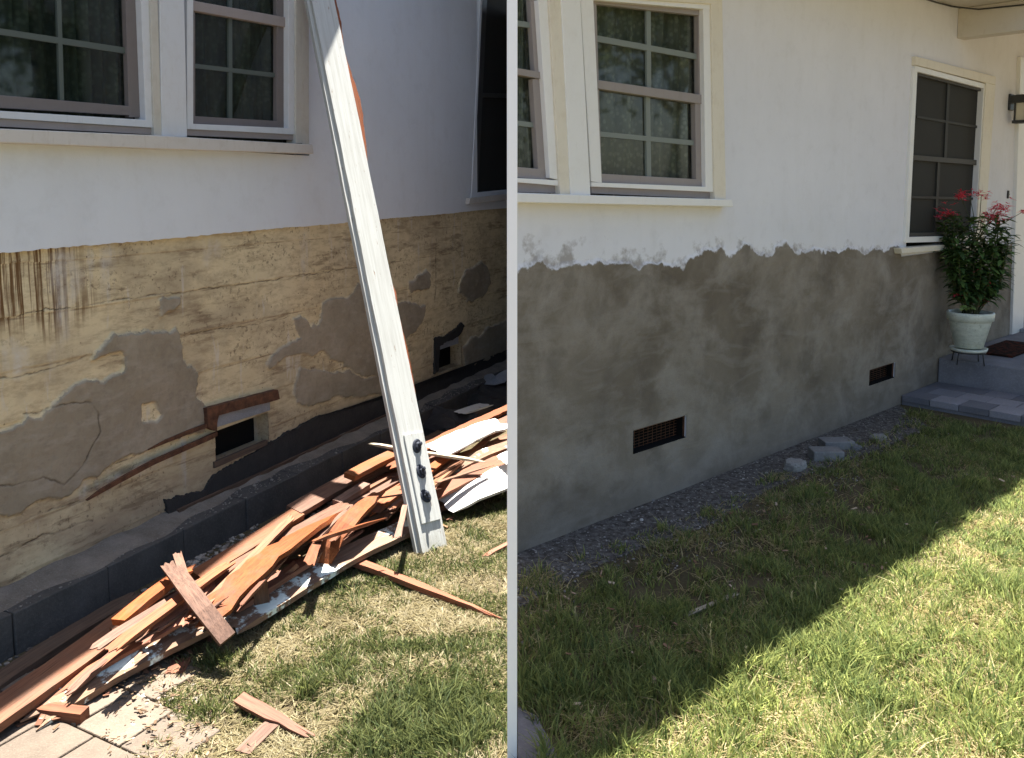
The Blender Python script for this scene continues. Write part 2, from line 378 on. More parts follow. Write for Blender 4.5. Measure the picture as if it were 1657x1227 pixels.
M_tan = m_wood('sawn_tan_wood', (.19, .067, .028), (.27, .11, .05))
M_brown = m_wood('weathered_brown_wood', (.10, .045, .026), (.215, .105, .062))
M_greyw = m_wood('grey_brown_wood_with_paint_flakes', (.14, .082, .055), (.235, .15, .10), (.66, .77, .74))
M_darkw = m_wood('dark_old_wood', (.07, .045, .032), (.13, .085, .06))
M_redw = m_wood('red_brown_wood', (.12, .042, .022), (.20, .08, .042))
M_paintw = m_wood('flaking_white_painted_wood', (.22, .12, .07), (.3, .18, .11), (.56, .56, .545), (.30, .34))
def m_board():
    M = Mat('chalky_white_board_paint', .6, .3)
    g = M.noise(14, 5, .65, M.obj((.25, 7, 7))); c = M.mix(M.ramp(g, [(.4, 0.0), (.7, 1.0)]), (.50, .515, .495), (.40, .405, .38))
    chip = M.ramp(M.noise(26, 6, .75, M.obj((.35, 2.2, 2.2))), [(.63, 0.0), (.66, 1.0)]); c = M.mix(chip, c, (.25, .15, .09))
    x = M.xyz()[0]
    c = M.mix(M.math('MULTIPLY', M.step(M.math('ADD', x, M.math('MULTIPLY', M.noise(12, 4), .2)), .24, .05), .5), c, (.22, .2, .15))
    M.color(c); M.bump(M.math('SUBTRACT', g, M.math('MULTIPLY', chip, .6)), .5, .003); return M.m
M_cleanw = m_board()
M_strip = m_wood('pale_splintered_lath', (.38, .32, .22), (.50, .44, .33))

# ------------------------------------------------------------------ ground
def m_ground():
    M = Mat('dry_soil_and_thatch', .95, .1)
    x, y, z = M.xyz()
    c = M.mix(M.ramp(M.noise(2.2, 5, .6), [(.35, 0.0), (.65, 1.0)]), (.07, .053, .034), (.14, .108, .07))
    c = M.mix(M.ramp(M.noise(55, 4, .7), [(.4, 0.0), (.65, 1.0)]), c, (.10, .09, .045))
    M.color(c); M.bump(M.math('ADD', M.noise(60, 5, .7), M.noise(12, 3)), 1.0, .015); return M.m
bm = bmesh.new()
vs = [bm.verts.new(p) for p in ((-150, -150, 0), (150, -150, 0), (150, 150, 0), (-150, 150, 0))]; bm.faces.new(vs)
M_ground = m_ground()
tag(obj('ground', bm, M_ground), 'dry soil under the lawn and along the houses', None, None, 'structure')

# ------------------------------------------------------------------ the two walls
WL = Wall(gnd(0, 1075), gnd(640, 729))              # front face of the left block foundation
WR = Wall(gnd(838, 895), gnd(1455, 655))            # plaster face of the right house
ZB = WL.pix(0, 1003)[1]                             # top of the blocks
_p = gnd(0, 962, ZB); SET = (_p - WL.o).dot(WL.n)   # negative: wall stands back from the blocks
ROOF_L = 3.4; KL = math.cos(SUN_EL) / math.sin(SUN_EL)
def hx(W, px, off): return [W.pix(u, v, off) for u, v in px]
def rz_of(W): return math.atan2(W.d.y, W.d.x)
houseL = empty('house', WL.o, rz_of(WL))
tag(houseL, 'blue-grey stucco house with its lower wall stripped to stained cream board', 'house')
houseR = empty('house', WR.o, rz_of(WR))
tag(houseR, 'white stucco house with fresh grey plaster along its lower wall and a porch', 'house')
WL.e = houseL; WR.e = houseR
WALLOFF = SET; UPOFF = SET + 0.028                   # stripped face, stucco face above
def prism(W, name, px, off, thick, mat, parent=None, bevel=0.0, seed=None, amp=0.01, it=5):
    poly = hx(W, px, off)
    if seed is not None: poly = jag(poly, amp, it, True, seed)
    bm = bmesh.new(); add_prism(bm, poly, -off, -(off - thick)); mitre(bm, W, px, -off)
    return obj(name, bm, mat, parent or W.e, bevel=bevel)
def mitre(bm, W, px, yf):
    # pieces that end at the house corner are cut back along the end wall
    if W is WR and min(p[0] for p in px) < 842:
        s0 = min(v.co.x for v in bm.verts)
        for v in bm.verts:
            if v.co.y > yf + .002 and v.co.x < s0 + .05: v.co.x += (v.co.y - yf)
def multi(W, name, quads, off, thick, mat, parent=None, bevel=0.0, split=False):
    if split or name in ('muntin', 'window_casing', 'sash'):
        for i, q in enumerate(quads):
            bm = bmesh.new(); add_prism(bm, hx(W, q, off + 0.0007 * i), -(off + 0.0007 * i), -(off - thick)); mitre(bm, W, q, -(off + .0007 * i))
            obj(name, bm, mat, parent or W.e, bevel=bevel)
        return
    if W is WR and parent is not None and min(p[0] for q in quads for p in q) < 842:
        bm = bmesh.new()
        for i, q in enumerate(quads):
            b2 = bmesh.new(); add_prism(b2, hx(W, q, off + 0.0007 * i), -(off + 0.0007 * i), -(off - thick)); mitre(b2, W, q, -(off + .0007 * i))
            me = bpy.data.meshes.new('tmp'); b2.to_mesh(me); b2.free(); bm.from_mesh(me); bpy.data.meshes.remove(me)
        return obj(name, bm, mat, parent, bevel=bevel)
    bm = bmesh.new()
    for i, q in enumerate(quads): add_prism(bm, hx(W, q, off + 0.0007 * i), -(off + 0.0007 * i), -(off - thick))
    return obj(name, bm, mat, parent or W.e, bevel=bevel)
def wall_grid(sc, zc, holes, off, depth):
    bm = bmesh.new(); V = {}
    def vert(i, j, y):
        k = (i, j, y)
        if k not in V: V[k] = bm.verts.new((sc[i], y, zc[j]))
        return V[k]
    full = {(i, j) for i in range(len(sc) - 1) for j in range(len(zc) - 1)}
    for (a, b, c, d) in holes:
        full -= {(i, j) for (i, j) in full if sc[i] >= a - 1e-6 and sc[i + 1] <= b + 1e-6 and zc[j] >= c - 1e-6 and zc[j + 1] <= d + 1e-6}
    yf, yb = -off, -(off - depth)
    for (i, j) in full:
        bm.faces.new([vert(i, j, yf), vert(i + 1, j, yf), vert(i + 1, j + 1, yf), vert(i, j + 1, yf)])
        bm.faces.new([vert(i, j, yb), vert(i, j + 1, yb), vert(i + 1, j + 1, yb), vert(i + 1, j, yb)])
        for (di, dj, a, b) in ((-1, 0, (i, j), (i, j + 1)), (1, 0, (i + 1, j), (i + 1, j + 1)), (0, -1, (i, j), (i + 1, j)), (0, 1, (i, j + 1), (i + 1, j + 1))):
            if (i + di, j + dj) not in full:
                bm.faces.new([vert(*a, yf), vert(*b, yf), vert(*b, yb), vert(*a, yb)])
    return bm

# ---- left house shell
zl0 = WL.pix(0, 410, UPOFF); zl1 = WL.pix(820, 337, UPOFF)
ledge = lambda s: zl0[1] + (zl1[1] - zl0[1]) * (s - zl0[0]) / (zl1[0] - zl0[0])
S_END = (0.0 - WL.o.x - WL.n.x * SET) / WL.d.x + 0.06
ZLEDGE = min(ledge(-1), ledge(S_END))
win1 = (WL.pix(-130, 100, UPOFF)[0], WL.pix(497, 100, UPOFF)[0]); ZW = WL.pix(250, 238, UPOFF)[1]
s3a = WL.pix(772, 200, UPOFF)[0]; z3 = WL.pix(800, 322, UPOFF)[1]
TOPW = 2.86
sc = sorted(set([-4.0, win1[0], win1[1], s3a, S_END] + list(np.linspace(-.6, 4.0, 240)))); zc = sorted([-1.0, ZW, z3, TOPW, 3.3, ROOF_L])
bm = wall_grid(sc, zc, [(win1[0], win1[1], ZW, TOPW), (s3a, S_END, z3, 3.3)], UPOFF, 0.10)
rr = random.Random(2); jl = {}
for vv in bm.verts:
    if vv.co.z < -.9:
        k = round(vv.co.x, 4)
        if k not in jl: jl[k] = rr.uniform(-.003, .002) + .0015 * math.sin(k * 5)
        vv.co.z = ledge(vv.co.x) + jl[k]
obj('upper_wall', bm, M_stL, houseL)
# stripped wall with two vent holes
v1 = [(348, 694), (433, 670), (433, 716), (348, 752)]; v2 = [(708, 556), (744, 536), (746, 590), (708, 606)]
def rng_(W, q, off):
    h = hx(W, q, off); return min(p[0] for p in h), max(p[0] for p in h), min(p[1] for p in h), max(p[1] for p in h)
r1 = rng_(WL, v1, WALLOFF); r2 = rng_(WL, v2, WALLOFF)
vz0 = sum(p[1] for p in hx(WL, v1[2:], WALLOFF)) / 2; vz1 = sum(p[1] for p in hx(WL, v1[:2], WALLOFF)) / 2
wz0 = sum(p[1] for p in hx(WL, v2[2:], WALLOFF)) / 2; wz1 = sum(p[1] for p in hx(WL, v2[:2], WALLOFF)) / 2
sc = sorted([-4.0, r1[0], r1[1], r2[0], r2[1], S_END]); zc = sorted(set([ZB - .02, vz0, vz1, wz0, wz1, ledge(0) + .12]))
bm = wall_grid(sc, zc, [(r1[0], r1[1], vz0, vz1), (r2[0], r2[1], wz0, wz1)], WALLOFF, 0.09)
obj('stripped_lower_wall', bm, M_under, houseL)
for r, a, b in ((r1, vz0, vz1), (r2, wz0, wz1)):
    bm = bmesh.new(); add_box(bm, r[0] - .02, r[1] + .02, -(WALLOFF - .092), -(WALLOFF - .4), a - .02, b + .02); obj('vent_cavity', bm, M_dark, houseL)
# foundation of blocks
bm = bmesh.new(); s = -3.9; i = 0
while s < S_END - .05:
    e = min(s + .392, S_END)
    add_box(bm, s, e, 0.0 + .003 * math.sin(i * 2.3), -(SET - .06), -.1, ZB); s += .396; i += 1
obj('foundation_blocks', bm, M_block, houseL, bevel=.004)
bm = bmesh.new(); add_box(bm, -4, S_END, .012, -(SET - .05), -.1, ZB - .006); obj('foundation_joints', bm, m_conc('dark_joint', (.04, .038, .035), (.07, .066, .06)).m, houseL)
bm = bmesh.new(); n = 120; prev = None
for i in range(n + 1):
    s = -.6 + (S_END + .55) * i / n; w_ = -SET * (.62 + .25 * math.sin(s * 3.1) + .10 * math.sin(s * 17 + 1)); a = [bm.verts.new((s, -SET + .002, ZB + .028 + .006 * math.sin(s * 23))), bm.verts.new((s, -SET - w_ * .5, ZB + .012 + .005 * math.sin(s * 31))), bm.verts.new((s, -SET - w_, ZB + .001))]
    if prev: bm.faces.new([prev[0], a[0], a[1], prev[1]]); bm.faces.new([prev[1], a[1], a[2], prev[2]])
    prev = a
obj('mortar_fillet', bm, M_mortar, houseL, True)
# crumbs of mortar on the blocks
bm = bmesh.new(); rr = random.Random(4)
for k in range(1500):
    s = rr.uniform(-.2, 4.2); o_ = SET + (-SET) * (rr.random() ** 1.8) * .95
    r = rr.uniform(.0015, .0055) * (1.8 if rr.random() < .06 else 1)
    c = Vector((s, -o_, ZB + r * .5)); bmesh.ops.create_icosphere(bm, subdivisions=1, radius=r, matrix=Matrix.Translation(c) @ Matrix.Diagonal((rr.uniform(.7, 1.5), rr.uniform(.7, 1.4), .7, 1)))
tag(obj('mortar_crumbs', bm, m_conc('mortar_crumb', (.16, .145, .125), (.30, .275, .24), 3).m, houseL), None, None, None, 'stuff')
def stuff(o, l=None): return tag(o, l, None, None, 'stuff')
# dark strip of tar paper at the foot of the wall
prism(WL, 'tar_paper_strip', [(268, 808), (330, 795), (345, 772), (430, 722), (520, 672), (640, 640), (700, 622), (822, 566), (822, 594), (700, 655), (560, 728), (420, 792), (275, 842)], WALLOFF + .020, .018, M_tar, seed=3, amp=.006)
prism(WL, 'sill_board', [(290, 825), (430, 762), (640, 664), (640, 676), (430, 777), (290, 838)], WALLOFF + .036, .017, M_darkw)
# relief of the stripped wall: laps of the board, ragged plaster still stuck to it, cracks
PATCH = [
 [(-30, 703), (35, 680), (40, 667), (62, 670), (100, 640), (140, 612), (160, 617), (198, 604), (201, 582), (190, 574), (142, 578), (150, 567), (176, 543), (225, 540), (232, 533), (284, 534), (296, 560), (302, 590), (321, 603), (318, 640), (330, 655), (335, 690), (300, 703), (240, 728), (205, 742), (160, 765), (125, 780), (100, 800), (60, 815), (0, 832), (-30, 835)],
 [(433, 585), (440, 570), (480, 545), (520, 520), (522, 492), (560, 478), (578, 460), (600, 470), (640, 490), (655, 485), (690, 500), (684, 522), (660, 545), (650, 575), (655, 600), (610, 612), (560, 600), (552, 586), (520, 570), (490, 575), (468, 580), (440, 590)],
 [(478, 652), (470, 625), (483, 600), (505, 597), (560, 602), (600, 612), (650, 605), (650, 625), (600, 640), (540, 645), (500, 660)],
 [(475, 515), (487, 508), (500, 525), (508, 540), (495, 552), (480, 540)],
 [(740, 470), (752, 440), (775, 425), (790, 438), (795, 460), (780, 480), (755, 487)],
 [(660, 455), (690, 440), (696, 448), (692, 470), (665, 470)],
 [(748, 560), (790, 530), (833, 510), (833, 562), (790, 580), (752, 596)],
 [(262, 490), (270, 480), (288, 478), (292, 490), (284, 504), (266, 505)]]
NOTP = [[(228, 655), (250, 652), (259, 672), (250, 684), (228, 684)]]
PALE = [[(85, 405), (128, 402), (135, 440), (120, 500), (100, 560), (80, 640), (88, 500)], [(165, 400), (190, 398), (196, 420), (178, 450), (176, 490), (168, 460)], [(322, 392), (350, 388), (352, 405), (338, 428), (326, 420)], [(-20, 560), (25, 555), (42, 590), (30, 615), (-20, 620)], [(200, 762), (240, 735), (300, 712), (312, 718), (262, 745), (190, 785), (110, 818), (150, 780)], [(488, 372), (500, 372), (502, 440), (494, 460)]]
CRK = [([(40, 672), (100, 653), (148, 650), (158, 668), (157, 700), (140, 735), (118, 770), (100, 786)], .0035), ([(100, 786), (70, 772), (20, 784), (-25, 792)], .003), ([(-20, 870), (60, 832), (130, 812)], .0025), ([(-20, 912), (70, 868), (150, 842)], .003),
       ([(706, 386), (706, 440), (704, 490)], .005), ([(-20, 518), (110, 497), (250, 478), (420, 457), (520, 440), (640, 425)], .0028), ([(-20, 615), (60, 605), (140, 578)], .0028), ([(300, 540), (420, 525), (470, 512)], .002), ([(165, 762), (240, 727)], .002)]
ss = [-.9]
while ss[-1] < S_END: ss.append(ss[-1] + .0032 * (1 + max(0, ss[-1]) * .55))
ss[-1] = S_END
sa = np.array(sorted(set(ss + [r1[0], r1[1], r2[0], r2[1]]))); za = np.array(sorted(set(list(np.linspace(ZB - .01, ledge(0) + .08, 330)) + [vz0, vz1, wz0, wz1])))
Sg, Zg = np.meshgrid(sa, za, indexing='ij')
W_ = lambda ps: [hx(WL, p, WALLOFF + .006) for p in ps]
mP = np.maximum(soft_inside(Sg, Zg, W_(PATCH), .05, 60) - soft_inside(Sg, Zg, W_(NOTP), .02, 61), 0)
mW = soft_inside(Sg, Zg, W_(PALE), .06, 64, .02, 8); mW = mW * np.clip(.5 + 1.6 * fbm(Sg * 3, Zg * .5, .12, 65), 0, 1)
mC = np.zeros(Sg.shape)
wS = Sg + .016 * fbm(Sg, Zg, .06, 70, 4); wZ = Zg + .016 * fbm(Sg, Zg, .06, 71, 4)
for px, wd in CRK:
    h = hx(WL, px, WALLOFF + .006)
    for (a0, a1), (b0, b1) in zip(h, h[1:]):
        k = (Sg > min(a0, b0) - .05) & (Sg < max(a0, b0) + .05); dx, dz = b0 - a0, b1 - a1
        t = np.clip(((wS[k] - a0) * dx + (wZ[k] - a1) * dz) / (dx * dx + dz * dz), 0, 1)
        d = np.hypot(wS[k] - a0 - t * dx, wZ[k] - a1 - t * dz); mC[k] = np.maximum(mC[k], np.clip(1.3 - d / wd, 0, 1) * np.clip(.75 + 1.5 * fbm(Sg[k], Zg[k], .05, 72), 0, 1))
lapf = ((Zg + .012 * fbm(Sg, Zg, .6, 73)) / .19) % 1
Hh = .002 + .0032 * (1 - mP) * (1 - lapf) ** 3 + .0022 * fbm(Sg, Zg, .09, 74) + mP * (.014 + .009 * fbm(Sg, Zg, .16, 75, 5)) - .004 * mC + .002
Hh = np.maximum(Hh, .0006)
sheet('wall_face', sa, za, Hh, np.stack([mP, mC, mW], -1), M_under, houseL, WALLOFF, lambda cs, cz: ((cs > r1[0]) & (cs < r1[1]) & (cz > vz0) & (cz < vz1)) | ((cs > r2[0]) & (cs < r2[1]) & (cz > wz0) & (cz < wz1)))
# vent surrounds
v = empty('vent_surround', parent=houseL)
prism(WL, 'lintel', [(335, 661), (395, 645), (450, 631), (453, 646), (440, 650), (352, 673), (351, 698), (337, 692)], WALLOFF + .04, .03, M_rust, v, seed=21, amp=.0012, it=3)
prism(WL, 'metal_strip', [(350, 674), (437, 648), (437, 664), (350, 692)], WALLOFF + .02, .016, M_galv, v)
prism(WL, 'sill', [(348, 748), (433, 712), (433, 720), (348, 758)], WALLOFF + .018, .016, M_darkw, v)
prism(WL, 'vent_rim', [(705, 548), (722, 545), (748, 522), (752, 528), (742, 545), (712, 560), (710, 600), (704, 606)], WALLOFF + .02, .018, M_tar, seed=22, amp=.004)
prism(WL, 'metal_strip', [(712, 552), (742, 540), (742, 556), (712, 566)], WALLOFF + .012, .01, M_galv)
# long bent strip hanging off the vent
def strip(px, off0, off1, wid, mat, name):
    bm = bmesh.new(); n = len(px); A = []
    for i, (u, v, hw) in enumerate(px):
        o = off0 + (off1 - off0) * i / (n - 1)
        s, z = WL.pix(u, v, o); A.append([bm.verts.new((s, -o, z + hw)), bm.verts.new((s, -o, z - hw)), bm.verts.new((s, -(o - wid), z - hw)), bm.verts.new((s, -(o - wid), z + hw))])
    for i in range(n - 1):
        for k in range(4): bm.faces.new([A[i][k], A[i][(k + 1) % 4], A[i + 1][(k + 1) % 4], A[i + 1][k]])
    bm.faces.new(A[0]); bm.faces.new(A[-1][::-1]); return obj(name, bm, mat, houseL)
strip([(142, 810, .002), (165, 795, .008), (200, 775, .010), (250, 748, .011), (300, 726, .011), (345, 706, .012), (352, 702, .010)], WALLOFF + .06, WALLOFF + .03, .012, M_rust, 'bent_strip')
strip([(240, 728, .003), (270, 714, .008), (310, 698, .009), (345, 686, .010)], WALLOFF + .02, WALLOFF + .035, .01, M_rust, 'bent_strip')
strip([(600, 705, .006), (640, 688, .008), (700, 655, .006)], WALLOFF + .05, WALLOFF + .04, .02, M_darkw, 'loose_sill_strip')

# ---- left windows
def Q(u0, u1, v0, v1, W, zt=None, off=0.0, lean=0.0):
    """upright bar whose foot is at row v1 between columns u0, u1 and whose head is at row v0 or height zt; lean = px shift per 100 px going up"""
    t0 = W.row(u0, zt, off) if zt else v0; t1 = W.row(u1, zt, off) if zt else v0
    return [(u0 + lean * (v1 - t0) / -100.0, t0), (u1 + lean * (v1 - t1) / -100.0, t1), (u1, v1), (u0, v1)]
ZT = TOPW - .03
U = UPOFF
def band(u0, u1, a0, a1, b0, b1):  # slanted rail: rows a0..a1 at u0, b0..b1 at u1
    return [(u0, a0), (u1, b0), (u1, b1), (u0, a1)]
wA = empty('window', parent=houseL)
multi(WL, 'frame', [Q(236, 249, 0, 200, WL, ZT, U + .02, 4), band(-120, 249, 172, 184, 195, 207), Q(-135, -118, 0, 180, WL, ZT, U + .02, 6)], U + .02, .06, M_whiteL, wA, .002)
multi(WL, 'sash', [Q(209, 232, 0, 190, WL, ZT, U - .01, 3), band(-118, 212, 144, 168, 172, 187), Q(-118, -100, 0, 180, WL, ZT, U - .01, 6)], U - .01, .025, M_taupeL, wA, .002)
multi(WL, 'muntin', [Q(97, 104, 0, 162, WL, ZT, U - .022, 3), band(-118, 209, 28, 38, 78, 88), band(-118, 209, -110, -100, -40, -30)], U - .022, .012, M_green, wA)
multi(WL, 'pane', [[(-118, WL.row(-118, ZT, U - .03)), (215, WL.row(215, ZT, U - .03)), (215, 180), (-118, 155)]], U - .03, .003, M_glass, wA)
prism(WL, 'window_ledge', [(-130, 184), (250, 208), (250, 218), (-130, 198)], U + .012, .05, M_taupe, wA)
wB = empty('window', parent=houseL)
multi(WL, 'frame', [Q(303, 313, 0, 205, WL, ZT, U + .02, 0), Q(467, 479, 0, 213, WL, ZT, U + .02, 0), band(303, 479, 200, 209, 208, 218)], U + .02, .06, M_whiteL, wB, .002)
multi(WL, 'sash', [Q(448, 467, 0, 205, WL, ZT, U - .01, 0), band(313, 467, 188, 200, 197, 209), Q(311, 316, 0, 195, WL, ZT, U - .01, 0)], U - .01, .025, M_taupeL, wB, .002)
multi(WL, 'meeting_rail', [band(312, 467, 1, 17, 29, 45)], U + .0, .04, M_taupe, wB, .002)
multi(WL, 'muntin', [Q(370, 376, 0, 192, WL, ZT, U - .022, 0), band(313, 450, 103, 110, 119, 126), band(313, 450, -90, -84, -62, -55)], U - .022, .012, M_green, wB)
multi(WL, 'pane', [[(311, WL.row(311, ZT, U - .03)), (452, WL.row(452, ZT, U - .03)), (452, 200), (311, 192)]], U - .03, .003, M_glass, wB)
prism(WL, 'window_ledge', [(298, 208), (482, 217), (482, 227), (298, 219)], U + .012, .05, M_taupe, wB)
multi(WL, 'window_casing', [Q(250, 262, 0, 222, WL, ZT, U + .03, 3), Q(479, 489, 0, 232, WL, ZT, U + .03, 0), Q(489, 500, 0, 235, WL, ZT, U + .02, 0)], U + .03, .06, M_creamL, None, .002)
multi(WL, 'window_mullion', [Q(263, 303, 0, 222, WL, ZT, U + .035, 2)], U + .035, .06, M_whiteL, None, .003)
bm = bmesh.new(); h0 = WL.pix(-150, 100, U)[0]; add_box(bm, win1[0] - .01, win1[1] + .05, -(U + .03), -(U - .06), TOPW - .035, TOPW + .07); obj('window_head', bm, M_creamL, houseL, bevel=.003)
prism(WL, 'window_sill', [(-340, 188), (0, 208), (250, 219), (506, 234), (508, 249), (250, 241), (0, 231), (-340, 212)], U + .07, .12, M_sillL, None, .004)
wC = empty('window', parent=houseL)
multi(WL, 'frame', [Q(763, 766, 0, 322, WL, 3.28, U + .006, -4.6), band(763, 835, 313, 320, 306, 312)], U + .006, .04, M_stL, wC, .002)
multi(WL, 'sash', [band(770, 835, 150, 157, 152, 159), Q(766, 774, 0, 312, WL, 3.28, U - .008, -4.6)], U - .008, .02, M_dk, wC, .002)
multi(WL, 'screen', [[(774, WL.row(776, 3.29, U - .03)), (840, WL.row(840, 3.29, U - .03)), (840, 312), (764, 316)]], U - .03, .003, M_screen, wC)
prism(WL, 'window_sill', [(760, 321), (838, 312), (838, 322), (759, 331)], U + .03, .07, M_sillL, wC, .003)
def curtain(W, s0, s1, z0, z1, off, mat, name='curtain', parent=None, folds=9):
    bm = bmesh.new(); n = 90; prev = None
    for i in range(n + 1):
        s = s0 + (s1 - s0) * i / n; y = -(off + .018 * math.sin(i / n * folds * 2 * math.pi) + .008 * math.sin(i * 1.7))
        a = bm.verts.new((s, y, z0)); b = bm.verts.new((s, y, z1))
        if prev: bm.faces.new([prev[0], a, b, prev[1]])
        prev = (a, b)
    return obj(name, bm, mat, parent, smooth=True)
curtain(WL, WL.pix(-118, 100, U)[0], WL.pix(240, 100, U)[0], ZW - .05, TOPW, U - .075, M_curtL, parent=wA, folds=14)
curtain(WL, WL.pix(300, 100, U)[0], WL.pix(480, 100, U)[0], ZW - .05, TOPW, U - .075, M_curtL, parent=wB, folds=10)
bm = bmesh.new(); add_box(bm, -3.9, S_END, -(U - .3), -(U - .9), ZLEDGE, TOPW + .1); obj('dark_interior', bm, M_room, houseL)
# roof of the left house: soffit, fascia and slope
bm = bmesh.new(); add_box(bm, -4.1, S_END - .01, -(U + .09), 4.0, ROOF_L, ROOF_L + .16); obj('eave', bm, M_whiteL, houseL)
bm = bmesh.new(); add_prism(bm, [(0, 0)] * 0 or [(-4.1, 0), (S_END - .01, 0), (S_END - .01, .05), (-4.1, .05)], 0, 4.4)
for vv in bm.verts:
    y = vv.co.y; vv.co.z += ROOF_L + .17 + y * .35; vv.co.y = y - (U + .10)
obj('roof', bm, m_conc('brown_roof_shingle', (.09, .075, .06), (.14, .12, .1)).m, houseL)

# ---- right house shell
UR = 0.0
SOF = WR.pix(1545, 12)[1]
KR = KL * abs((-WR.n).dot(Vector((math.sin(SUN_AZ), math.cos(SUN_AZ), 0))))
_q = gnd(1200, 1092); D_SH = (_q - WR.o).dot(WR.n)
OVH = D_SH - SOF * KR
print('zb', WR.pix(1100, 428), WR.pix(1400,405), 'ledge pts', WL.pix(0,408), WL.pix(140,520), 'walls', ZB, SET, 'ledge', ledge(0), 'SOF', SOF, 'KR', KR, 'Dshadow', D_SH, 'OVH', OVH, 'S_END', S_END)
sR0 = WR.pix(832, 600)[0]; S1 = 7.5
hA = (WR.pix(600, 100)[0], WR.pix(1161, 200)[0], WR.pix(1000, 323)[1], 0); ZTR = WR.pix(1150, 2)[1]
cut = lambda px, off=0: hx(WR, px, off)
hB = rng_(WR, [(1482, 92), (1598, 130), (1585, 400), (1466, 400)], 0)
zB0 = WR.pix(1490, 400)[1]; zB1 = WR.pix(1540, 112)[1]
hC = (WR.pix(1655, 400)[0], WR.pix(1655, 400)[0] + .95)
vR1 = [(1022, 693), (1109, 675), (1108, 710), (1024, 732)]; vR2 = [(1405, 597), (1446, 588), (1447, 612), (1405, 623)]
def box_of(q, off=0):
    h = hx(WR, q, off); return ((h[0][0] + h[3][0]) / 2, (h[1][0] + h[2][0]) / 2, (h[2][1] + h[3][1]) / 2, (h[0][1] + h[1][1]) / 2)
bv1, bv2 = box_of(vR1), box_of(vR2)
DOORTOP = WR.pix(1655, 92)[1]
PORCH = WR.pix(1512, 580)[1]
holes = [(sR0, hA[1], hA[2], ZTR), (hB[0], hB[1], zB0, zB1), (hC[0], hC[1], PORCH, DOORTOP), bv1, bv2]
sc = sorted(set([sR0, S1] + [x for h in holes for x in h[:2]])); zc = sorted(set([-.1, SOF] + [x for h in holes for x in h[2:]]))
bm = wall_grid(sc, zc, holes, 0, .12)
for vv in bm.verts:
    if vv.co.x < sR0 + .001 and vv.co.y > .05: vv.co.x += .12
obj('wall', bm, M_stR, houseR)
c0 = WR.w(sR0, 0)
bm = bmesh.new()   # gable end wall running back from the corner
M_ = Matrix.Rotation(-rz_of(WR), 4, 'Z') @ Matrix.Translation(-WR.o)
d_ = Vector((c0.x, c0.y, 0)).normalized(); nrm = Vector((d_.y, -d_.x, 0))
a, b = Vector((c0.x, c0.y, 0)) + d_ * .32 + nrm * .03, Vector((c0.x, c0.y, 0)) + d_ * 6 + nrm * .03
pl = [a, b, b + nrm * .1, a + nrm * .1]
vs = [bm.verts.new(M_ @ (p + Vector((0, 0, z)))) for z in (-.1, SOF) for p in pl]
for f in ((0, 1, 2, 3), (7, 6, 5, 4), (0, 4, 5, 1), (1, 5, 6, 2), (2, 6, 7, 3), (3, 7, 4, 0)): bm.faces.new([vs[i] for i in f])
obj('end_wall', bm, M_stR, houseR)
for bvx in (bv1, bv2):
    bm = bmesh.new(); add_box(bm, bvx[0] - .02, bvx[1] + .02, .122, .45, bvx[2] - .02, bvx[3] + .02); obj('vent_cavity', bm, M_dark, houseR)
# grey plaster coat, ragged upper edge
up = [(833, 436), (870, 425), (925, 428), (985, 420), (1020, 424), (1060, 430), (1090, 432), (1130, 418), (1148, 405), (1165, 410), (1180, 418), (1200, 398), (1225, 408), (1245, 414), (1262, 395), (1272, 392), (1290, 408), (1310, 404), (1330, 414), (1350, 408), (1372, 403), (1385, 398), (1400, 412), (1415, 404), (1440, 406), (1458, 399), (1458, 412), (1520, 408), (1600, 400), (1641, 397), (1641, 542)]
# upz = jag([WR.pix(u, v, .006) for u, v in up[:-4]], .010, 4, False, 31) + [WR.pix(u, v, .006) for u, v in up[-4:]]
def fill_strip(bm, top, zlow, off, holes=()):
    """vertical quads from the ragged top line down to zlow, leaving the vents open"""
    top = sorted(top); xs = sorted(set([p[0] for p in top] + [h[i] for h in holes for i in (0, 1)]))
    T = lambda s: float(np.interp(s, [p[0] for p in top], [p[1] for p in top]))
    for a, b in zip(xs, xs[1:]):
        if b - a < 1e-5: continue
        segs = [(zlow, None)]
        for h in holes:
            if a >= h[0] - 1e-6 and b <= h[1] + 1e-6: segs = [(zlow, h[2]), (h[3], None)]
        for lo, hi in segs:
            q = [(a, lo), (b, lo), (b, T(b) if hi is None else hi), (a, T(a) if hi is None else hi)]
            vs = [bm.verts.new((s, -off, z)) for s, z in q]; bm.faces.new(vs)
            if hi is None:
                w1, w2 = bm.verts.new((q[2][0], -.0005, q[2][1])), bm.verts.new((q[3][0], -.0005, q[3][1]))
                bm.faces.new([vs[3], vs[2], w1, w2])
    bmesh.ops.remove_doubles(bm, verts=bm.verts[:], dist=1e-5)
sa = [sR0]
while sa[-1] < WR.pix(1641, 500)[0]: sa.append(sa[-1] + .0045 * (1 + (sa[-1] - sR0) * .35))
sSill = WR.pix(1457, 405)[0]; zSill = WR.pix(1500, 410)[1]
sa = np.array(sorted(set(sa + [bv1[0], bv1[1], bv2[0], bv2[1], sSill]))); za = np.array(sorted(set(list(np.linspace(-.03, 1.42, 330)) + [bv1[2], bv1[3], bv2[2], bv2[3], zSill])))
Sg, Zg = np.meshgrid(sa, za, indexing='ij')
cp = [[WR.pix(u, v, .006) for u, v in up[:-4]] + [(9, up and WR.pix(1520, 408, .006)[1]), (9, -1), (sR0 - 1, -1), (sR0 - 1, WR.pix(833, 436)[1])]]
